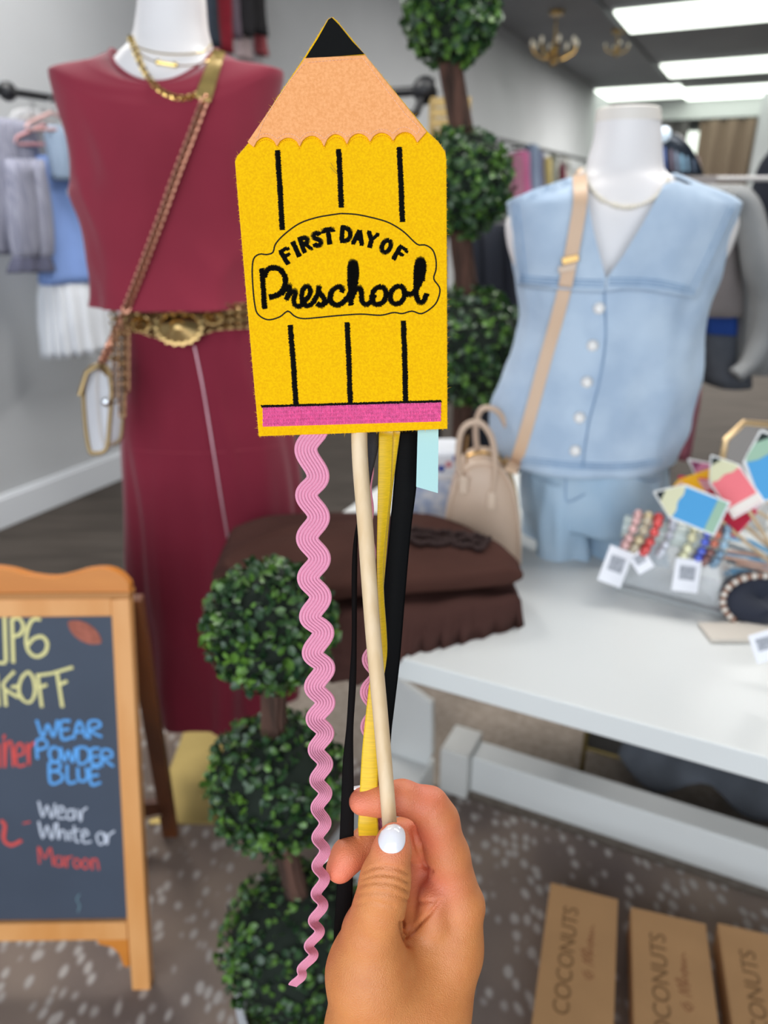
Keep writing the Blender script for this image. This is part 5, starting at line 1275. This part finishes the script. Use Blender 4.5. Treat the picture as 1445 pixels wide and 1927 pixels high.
def under_table():
    # low gold rack with folded dark clothes
    g = mat('rack_gold', '#7C6B3E', .4, .7); a = PZ(1093, 1462, 0); 
    t = thing('low_rack', V(a.x, a.y, 0)+RT*.3, 'low gold-framed rack on the floor behind the table stretcher', 'rack')
    q = lambda r, u, z: V(a.x, a.y, 0) + RT*r + U*u + V(0,0,z)
    W2, D2, H2 = .75, .34, .30
    for r, u in ((0,0),(0,D2),(W2,0),(W2,D2)): MB().tube([q(r,u,0), q(r,u,H2)], .006, 8).build('leg', g, t)
    for z in (.09, H2):
        MB().tube([q(0,0,z), q(W2,0,z), q(W2,D2,z), q(0,D2,z)], .005, 8, loop=True).build('rail', g, t)
    MB().box(q(W2/2,D2/2,.09), RT*W2/2, U*D2/2, V(0,0,.004)).build('shelf', mat('dark_shelf', '#2B2825', .7), t, smooth=False)
    ch = mat('charcoal_knit', '#34363B', .9, var=.15, vscale=14, bump=.6, bscale=300); ch2 = mat('slate_knit', '#4A4E55', .9, var=.15, vscale=14, bump=.6, bscale=300)
    def pad(r0, r1, u0, u1, z0, z1_, m, lab, sd): 
        P4 = [q(r0,u0,0), q(r1,u0,0), q(r1,u1,0), q(r0,u1,0)]; surf_cloth([(p.x,p.y) for p in P4], z0, z1_, 'folded_garment', m, lab, 'clothes', sd, n=26, mound=.03)
    pad(.10,.42,.02,.32,.096,.20, ch, 'charcoal folded garment on the low rack, left one', 2); pad(.44,.74,.02,.32,.096,.22, ch, 'charcoal folded garment on the low rack, right one', 3)
    # a slate garment drooping over the front of the rack
    rings = []
    for i in range(31):
        s_ = i/30; x = .10+.62*s_; row = []
        for j in range(20):
            v = j/19; z = .235+.02*math.sin(s_*9) - v*(.12+.05*math.sin(s_*7)+.03*math.sin(s_*17)); u = .25*(1-v)**1.5 - .025 - .03*v*abs(math.sin(s_*10)) 
            row.append(q(x + .02*math.sin(v*5+s_*4), u, z + (.006*math.sin(s_*30) if v > .5 else 0)))
        rings.append(row)
    o = MB().loft(rings, closed=False).build('draped_garment', ch2, None, solid=.004, ang=180, origin=q(.4,0,.1)); tag(o, 'slate grey garment drooping over the front of the low rack', 'clothes')

# ================================================================== CLOTHES ALONG THE WALL
def hang(rows, pl, name, m, label, cat, group=None, k=9, n=60, extra=None, solid=.003):
    mb = rowsloft(rows, pl, n, 2.2, k=k, ph0=random.uniform(0,3), phs=.02, cap0=True)
    c0 = sum(mb.v, V(0,0,0))/len(mb.v); wrinkle(mb, .018 if c0.y < 4 else .03, 8, .35, c0, .004, 26)
    p = pl((rows[0][1]+rows[0][2])/2, rows[0][0]); o = mb.build(name, m, None, solid=solid, ang=180, origin=p); tag(o, label, cat, group); return o, mb
def hanger(px, py, pl, s, col, label, rodz=None):
    """hanger with its shoulders centred at px,py; s half width in px"""
    q = lambda dx, dy: pl(px+dx*s, py+dy*s)
    t = thing('clothes_hanger', q(0,-.5), label, 'hanger', 'hangers on the wall rod')
    m = mat('hanger_'+col, col, .4)
    MB().tube([q(0,-.05), q(-1,.42), q(-1.06,.6), q(-.95,.68), q(.95,.68), q(1.06,.6), q(1,.42)], .006, 8, loop=True).build('shoulders', m, t)
    MB().tube([q(a, b) for a, b in smoothpts([(0,-.05),(0,-.3),(.10,-.42),(.10,-.55),(-.02,-.62),(-.12,-.54)], 4)], .003, 6).build('hook', mat('hook_steel', '#B9B9BC', .3, 1), t)
def wall_clothes():
    random.seed(12); PWa = PW(-2.62)
    a = PW(-2.62)(14, 172); b = PW(-2.62)(560, 226); b.z = a.z
    t = thing('clothes_rail', V(a.x, a.y, a.z), 'black iron wall rail carrying the blue top at far left', 'rail')
    bk = mat('black_iron', '#15161A', .45)
    MB().tube([a - U*.7, a + U*2.2], .014, 12).build('rod', bk, t)
    for s_ in (0, 2.2):
        c = a + U*s_; MB().tube([c, c - RT*.19], .012, 10).build('arm', bk, t); MB().ball(c, .034, 14, 10).build('elbow', bk, t)
        MB().lathe(V(0,0,0), [(.001,0),(.04,0),(.04,.012),(.001,.012)], 20).build('flange', bk, t).location = c - RT*.19 - off(t)
    gy = mat('grey_stripe_cotton', '#757688', .9, col2='#9A9BAA', vscale=30, stretch=(6,6,.2)); gd = mat('grey_cuff', '#55566A', .9)
    o, _ = hang([(222,-60,40,.02,.0),(238,-82,58,.04,.02),(300,-96,66,.05,.04),(380,-80,62,.055,.07),(430,-66,60,.055,.08),(478,-50,72,.05,.08)], PW(-2.60), 'blouse', gy, 'grey striped blouse hanging at the left edge of the rail', 'blouse')
    for xs in ((18,66),(60,92)):
        m_ = rowsloft([(300,xs[0]-4,xs[1]-14,.03,.05),(400,xs[0]-2,xs[1],.04,.08),(470,xs[0]+6,xs[1]+4,.035,.08),(484,xs[0]+10,xs[1],.025,.05)], PW(-2.52), 30, 2, k=5); m_.build('sleeve', gy, o, solid=.003, ang=180)
        m_ = rowsloft([(482,xs[0]+8,xs[1],.026,.05),(497,xs[0]+4,xs[1]+4,.03,.12),(512,xs[0]+2,xs[1]+8,.032,.15)], PW(-2.52), 30, 2, k=7); m_.build('cuff', gd, o, solid=.003, ang=180)
    bl = mat('blue_chambray', '#7F9CD6', .85, var=.06, vscale=6); bd = mat('blue_chambray_shade_panel', '#6C83B4', .85, var=.05, vscale=6)
    o, mb = hang([(296,76,168,.02,.0),(312,60,178,.035,.01),(345,44,182,.05,.03),(400,56,186,.055,.04),(470,72,192,.06,.05),(530,78,198,.065,.06)], PW(-2.57), 'camisole', bl, 'light blue chambray camisole hanging behind the maroon top', 'top', k=5)
    tr = bvh(mb)
    for pts in ([(54,243),(62,268),(72,300)], [(104,250),(110,272),(118,298)]): MB().tube([PW(-2.58)(x, y) for x, y in pts], .005, 6, flat=.4).build('strap', bl, o)
    fl = hit(tr, 130, 362, .006)[0]
    if fl: 
        m_ = MB(); [m_.ball(fl + V(.008*math.cos(k*1.05), -.002, .008*math.sin(k*1.05)), .006, 8, 6, (1,.5,1)) for k in range(6)]; m_.build('embroidered_flower', mat('cream_thread', '#C9CFD8', .7), o)
    hang([(526,80,196,.055,.02),(560,82,202,.065,.06),(610,84,208,.075,.09),(662,88,216,.085,.11)], PW(-2.57), 'skirt', mat('white_pleated', '#DCDFE4', .85), 'white pleated skirt hanging below the blue camisole', 'skirt', k=19, n=120)
    hang([(238,92,140,.02,.0),(252,84,152,.03,.02),(300,92,158,.04,.04),(340,100,160,.04,.04)], PW(-2.50), 'top', mat('grey_blue_jersey', '#8A9BB0', .9), 'grey blue top on the hanger behind the camisole', 'top')
    hang([(206,40,70,.02,.0),(220,20,98,.035,.02),(280,14,104,.04,.03),(330,18,100,.04,.03)], PW(-2.70), 'top', mat('pale_grey_jersey', '#A5A5A8', .9), 'pale grey top at the back of the rail', 'top')
    hanger(80, 238, PW(-2.56), 50, '#C08A8C', 'dusty pink hanger lowest on the rail, above the camisole')
    hanger(96, 214, PW(-2.48), 44, '#BC9490', 'dusty pink hanger just behind the lowest one')
    hanger(60, 218, PW(-2.64), 40, '#C7C2C0', 'pale grey hanger at the left of the pink ones')
    # dark red / black bundle high on the wall
    pl = PW(-2.55); c = pl(440, 10)
    t2 = thing('clothes_rail', V(c.x, c.y, c.z+.18)-RT*.1, 'short black wall peg rail holding the red and black scarves', 'rail')
    MB().tube([pl(395,-60)-RT*.0, pl(500,-52)], .012, 8).build('rod', bk, t2); 
    for x in (400, 495): p_ = pl(x, -58); MB().tube([p_, p_-RT*.28], .01, 8).build('arm', bk, t2)
    specs = [(384,402,8,88,'#2C3440','dark slate scarf nearest the mannequin neck'),(398,432,-60,96,'#97142C','bright red scarf hanging beside the mannequin neck'),(424,448,-60,70,'#7B6A78','greyish mauve scarf right of the bright red one'),(438,476,-60,66,'#211E24','black scarf in the middle of the hanging bundle'),(456,500,-50,62,'#1B181C','black scarf at the right side of the bundle'),(464,480,20,44,'#7A1E34','short crimson scarf end among the black ones'),(446,470,40,112,'#B9A5A6','pale pinkish scarf hanging lowest in the bundle'),(484,500,60,104,'#A24A50','faded red scarf end at the bundle’s right'),(468,492,50,128,'#A9A3A6','grey white scarf end behind the maroon shoulder')]
    for i, (xl, xr, y0, y1, col, lab) in enumerate(specs):
        y0 = -60 if i in (0,) else y0
        hang([(-58,xl+4,xr-6,.01,.02),((y0+y1)/2,xl,xr,.02,.08),(y1,xl+4,xr+2,.02,.1)], PW(-2.50-.04*i), 'scarf', mat('scarf_'+col, col, .9, var=.1, vscale=30), lab, 'scarf', 'scarves hanging on the wall', k=6, n=36)
    # far rail with pink, blue and yellow clothes
    a = PW(-2.55)(915, 256); b_ = PW(-2.55)(985, 262)
    t3 = thing('clothes_rail', a, 'black wall rail with pink, blue and yellow clothes at the back', 'rail')
    e = a + U*6.0; MB().tube([a - U*.8, V(e.x, e.y, a.z)], .02, 8).build('rod', bk, t3)
    for s_ in (-.6, 1.6, 5.6): MB().tube([a+U*s_, a+U*s_-RT*.28], .015, 8).build('arm', bk, t3)
    far = [(918,950,266,420,'#9C98A2','pale mauve blouse at the near end of the far rail',0),(944,982,290,420,'#8C5C70','dusty plum dress on the far rail',.3),(966,996,284,420,'#B06088','bright pink dress on the far rail',.7),(990,1012,272,400,'#7F8FA8','blue grey shirt on the far rail',1.2),(1006,1020,284,390,'#6C6F8C','slate blue shirt right of the blue grey one',1.7),(1016,1036,296,390,'#AD9B63','mustard dress on the far rail',2.4),(1034,1048,290,380,'#9A9C92','pale sage top on the far rail',3.2),(1046,1070,288,370,'#8C8C88','grey top at the far end of the rail',4.2),(1052,1062,306,350,'#6A2E3C','small burgundy top at the far end of the rail',3.7)]
    for xl, xr, y0, y1, col, lab, dd in far:
        zc_ = (a + U*dd).y; hang([(y0,(xl*3+xr)/4,(xl+xr*3)/4,.06,.0),(y0+10,xl,xr,.12,.03),((y0+y1)/2,xl-1,xr+1,.14,.05),(y1,xl-2,xr+2,.14,.06)], PYf(zc_), 'hanging_garment', mat('far_'+col, col, .9, var=.08, vscale=9), lab, 'clothes', 'clothes on the far rail', k=5, n=30)
        p_ = PYf(zc_)((xl+xr)/2, y0); MB().tube([p_, V(p_.x,p_.y,p_.z+.05)], .006, 5).build('hook', mat('hook_steel', '#B9B9BC'), bpy.data.objects[COL.objects[-1].name])
    # bracket and wooden block near the back topiary
    c = PY(800, 170, 2.9); wl_ = c - RT*((c.dot(RT))+2.82)
    o = MB().tube([c, wl_], .016, 8); o.ball(c, .045, 12, 8); o.tube([c, PY(782,215,2.85)], .014, 8); o.tube([PY(782,215,2.85), PY(782,215,2.85)-RT*((PY(782,215,2.85).dot(RT))+2.82)], .012, 8)
    o = o.build('wall_bracket', bk, None, origin=c); tag(o, 'black iron wall bracket showing left of the topiary trunk', 'bracket')
    c = PY(848, 222, 2.7); t4 = thing('wooden_crate', c-V(0,0,.06), 'small slatted natural wood crate behind the topiary trunk', 'crate')
    for k in range(4): MB().box(c + V(0,0,-.045+.03*k), V(.062,0,0), V(0,.006,0), V(0,0,.0125)).build('slat', mat('tan_wood', '#B59A63', .6, var=.1, vscale=20), t4, smooth=False)
    for s_ in (-.055,.055): MB().box(c + V(s_,.01,0), V(.006,0,0), V(0,.006,0), V(0,0,.06)).build('post', mat('tan_wood', '#B59A63'), t4, smooth=False)
    for s_ in (-.06,.06): MB().box(c + V(s_,.06,0), V(.004,0,0), V(0,.06,0), V(0,0,.06)).build('side_panel', mat('tan_wood', '#B59A63'), t4, smooth=False)
    # plinth carries crate: white shelf column
    # navy rack with coats behind the topiary
    Yn = 2.75; nv = mat('navy_wool', '#151A26', .9, var=.1, vscale=12)
    pl = PYf(Yn); l, r_ = pl(858, 420), pl(990, 420)
    t5 = thing('garment_rack', V((l.x+r_.x)/2, Yn, 0), 'low black garment rack behind the back topiary', 'rack')
    zr = l.z+.02
    MB().tube([V(l.x-.04,Yn,zr), V(r_.x+.12,Yn,zr)], .012, 8).build('rod', bk, t5)
    for x in (l.x-.04, r_.x+.12): MB().tube([V(x,Yn,.04), V(x,Yn,zr)], .012, 8).build('post', bk, t5); MB().tube([V(x,Yn-.22,.02), V(x,Yn+.22,.02)], .016, 8).build('foot', bk, t5)
    for i, (xa, xb, lab) in enumerate(((862,905,'navy coat hanging behind the topiary trunk, left one'),(896,945,'navy coat hanging behind the topiary trunk, middle one'),(936,1000,'navy coat hanging behind the topiary trunk, nearest the denim vest'))):
        hang([(424,xa+10,xb-10,.03,0),(436,xa,xb,.08,.02),(560,xa-4,xb+4,.10,.04),(900,xa-6,xb+6,.11,.05)], pl, 'coat', nv, lab, 'coat', 'navy coats behind the topiary', k=5, n=36)
def right_side():
    random.seed(5)
    bk = mat('black_iron', '#15161A', .45); Yr = 2.15; pl = PYf(Yr)
    l, r_ = pl(1245, 352), pl(1500, 352)
    t = thing('garment_rack', V((l.x+r_.x)/2, Yr, 0), 'garment rack behind the denim mannequin holding the grey cardigan', 'rack')
    zr = l.z + .02; ms = mat('rack_white', '#B7B4B2', .5)
    MB().tube([V(l.x,Yr,zr), V(r_.x+.1,Yr,zr)], .007, 10).build('rod', ms, t)
    for x in (l.x, r_.x+.1): MB().tube([V(x,Yr,.04), V(x,Yr,zr)], .007, 8).build('post', ms, t); MB().tube([V(x,Yr-.24,.02), V(x,Yr+.24,.02)], .016, 8).build('foot', ms, t)
    tp = mat('taupe_linen', '#7E7674', .9, var=.06, vscale=10); gc = mat('grey_cardigan_knit', '#8B8C8C', .95, var=.07, vscale=12, bump=.6, bscale=300)
    hang([(356,1300,1372,.03,0),(368,1276,1396,.05,.01),(420,1272,1402,.07,.02),(520,1276,1408,.08,.03),(590,1280,1398,.08,.04)], PYf(2.12), 'shirt', tp, 'taupe shirt hanging between the denim vest and the grey cardigan', 'shirt', k=5)
    o, _ = hang([(348,1320,1392,.03,0),(358,1300,1412,.05,.01),(372,1330,1424,.06,.02),(470,1392,1436,.06,.03),(560,1398,1450,.06,.03),(700,1380,1450,.05,.04)], PYf(2.05), 'cardigan', gc, 'long grey cardigan hanging at the right, sleeve curving down', 'cardigan', k=5)
    sl = smoothpts([tuple(PY(x, y, 1.98)) for x, y in ((1372,366),(1402,382),(1418,440),(1428,500),(1446,560),(1440,620),(1414,680),(1384,706))], 6)
    MB().tube(sl, [.030+.022*math.sin(math.pi*min(1, i/len(sl)*1.1)) for i in range(len(sl))], 14, flat=.7).build('sleeve', gc, o, ang=180)
    hang([(585,1316,1394,.06,.02),(608,1318,1396,.07,.04),(640,1322,1392,.07,.04)], PYf(2.16), 'cotton_shirt', mat('royal_blue_cotton', '#17408C', .85), 'royal blue shirt showing low between taupe shirt and jeans', 'shirt', k=5)
    hang([(626,1322,1394,.06,.02),(660,1324,1398,.07,.04),(722,1330,1400,.07,.05)], PYf(2.14), 'jeans', mat('grey_jeans', '#565A62', .9, var=.1, vscale=14), 'grey denim jeans hanging lowest below the blue top', 'jeans', k=4)
    hang([(726,1276,1312,.04,.02),(790,1270,1308,.05,.05),(860,1264,1300,.05,.05)], PYf(2.35), 'scarf', mat('rose_cotton', '#A8606E', .9), 'rose pink cloth hanging low right of the denim hem', 'cloth', k=4)
    hang([(284,1450,1520,.06,.0),(320,1434,1540,.10,.02),(400,1422,1560,.11,.03),(480,1432,1570,.12,.04),(600,1450,1580,.12,.04)], PYf(2.5), 'coat', mat('navy_wool', '#151A26'), 'navy black coat at the right picture edge', 'coat', k=4)
    # second rail carrying the navy coat
    p0 = PY(1462, 292, 2.5); t2 = thing('garment_rack', V(p0.x+.15, 2.5, 0), 'tall black garment rack at the right edge holding the navy coat', 'rack')
    MB().tube([V(p0.x-.02,2.5,p0.z+.02), V(p0.x+.5,2.5,p0.z+.02)], .012, 8).build('rod', bk, t2)
    for x in (p0.x+.2, p0.x+.5): MB().tube([V(x,2.5,.02), V(x,2.5,p0.z+.02)], .012, 8).build('post', bk, t2); MB().tube([V(x,2.26,.02), V(x,2.74,.02)], .014, 8).build('foot', bk, t2)
    # dark evening bag and globe on a pedestal shelf behind the neck
    Yb = 2.2; c = PY(1282, 318, Yb); 
    t3 = thing('evening_bag', PY(1280, 332, Yb), 'dark glittering evening bag with silver stripes right of the mannequin neck', 'bag')
    nb = rowsloft([(250,1246,1270,.02,.0),(268,1240,1290,.04,.01),(300,1238,1310,.05,.02),(330,1242,1322,.05,.02)], PYf(Yb), 40, 2.4, k=5, cap0=True, cap1=True); nb.build('body', mat('dark_sequin', '#1C2530', .35, .4), t3)
    tr = bvh(nb)
    for x, col in ((1250,'#6A7AA8'),(1262,'#7A6E78'),(1272,'#8E96A4'),(1282,'#8FB0C2'),(1292,'#7F97A8'),(1304,'#56606E')):
        hp = hitpath(tr, [(x, 276+(x-1250)*.45), (x+1, 296+(x-1250)*.2), (x+3, 322)], .004, 5); MB().tube(hp, .0055, 8).build('sequin_stripe', mat('sequin_'+col, col, .25, .7), t3)
    MB().tube([PY(x, y, Yb-.02) for x, y in ((1262,262),(1290,280),(1312,300),(1318,322))], .006, 6).build('strap', mat('strap_rose', '#A08A88', .5), t3)
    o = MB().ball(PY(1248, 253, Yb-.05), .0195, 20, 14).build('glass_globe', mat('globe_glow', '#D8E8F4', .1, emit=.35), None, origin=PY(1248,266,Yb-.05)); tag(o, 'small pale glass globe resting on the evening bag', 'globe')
    # pedestal that carries the bag (below, hidden by the denim shoulders)
    b = PY(1280, 333, Yb); o = MB().box(V(b.x, Yb, b.z/2), V(.075,0,0), V(0,.06,0), V(0,0,b.z/2)).build('pedestal', mat('taupe_pedestal', '#8C8684', .7), None, smooth=False, origin=V(b.x,Yb,0)); tag(o, 'narrow taupe pedestal under the evening bag, behind the denim shoulder', 'pedestal')

# ================================================================== BUILD
build_room()
table()
left_mannequin()
tb_, yc_ = denim_mannequin()
handbag(tb_)
chalkboard()
topiaries()
hand()
pencil_wand()
garments_on_table()
tins()
kraft_boxes()
under_table()
wall_clothes()
right_side()
bracelets()
felt_wands()
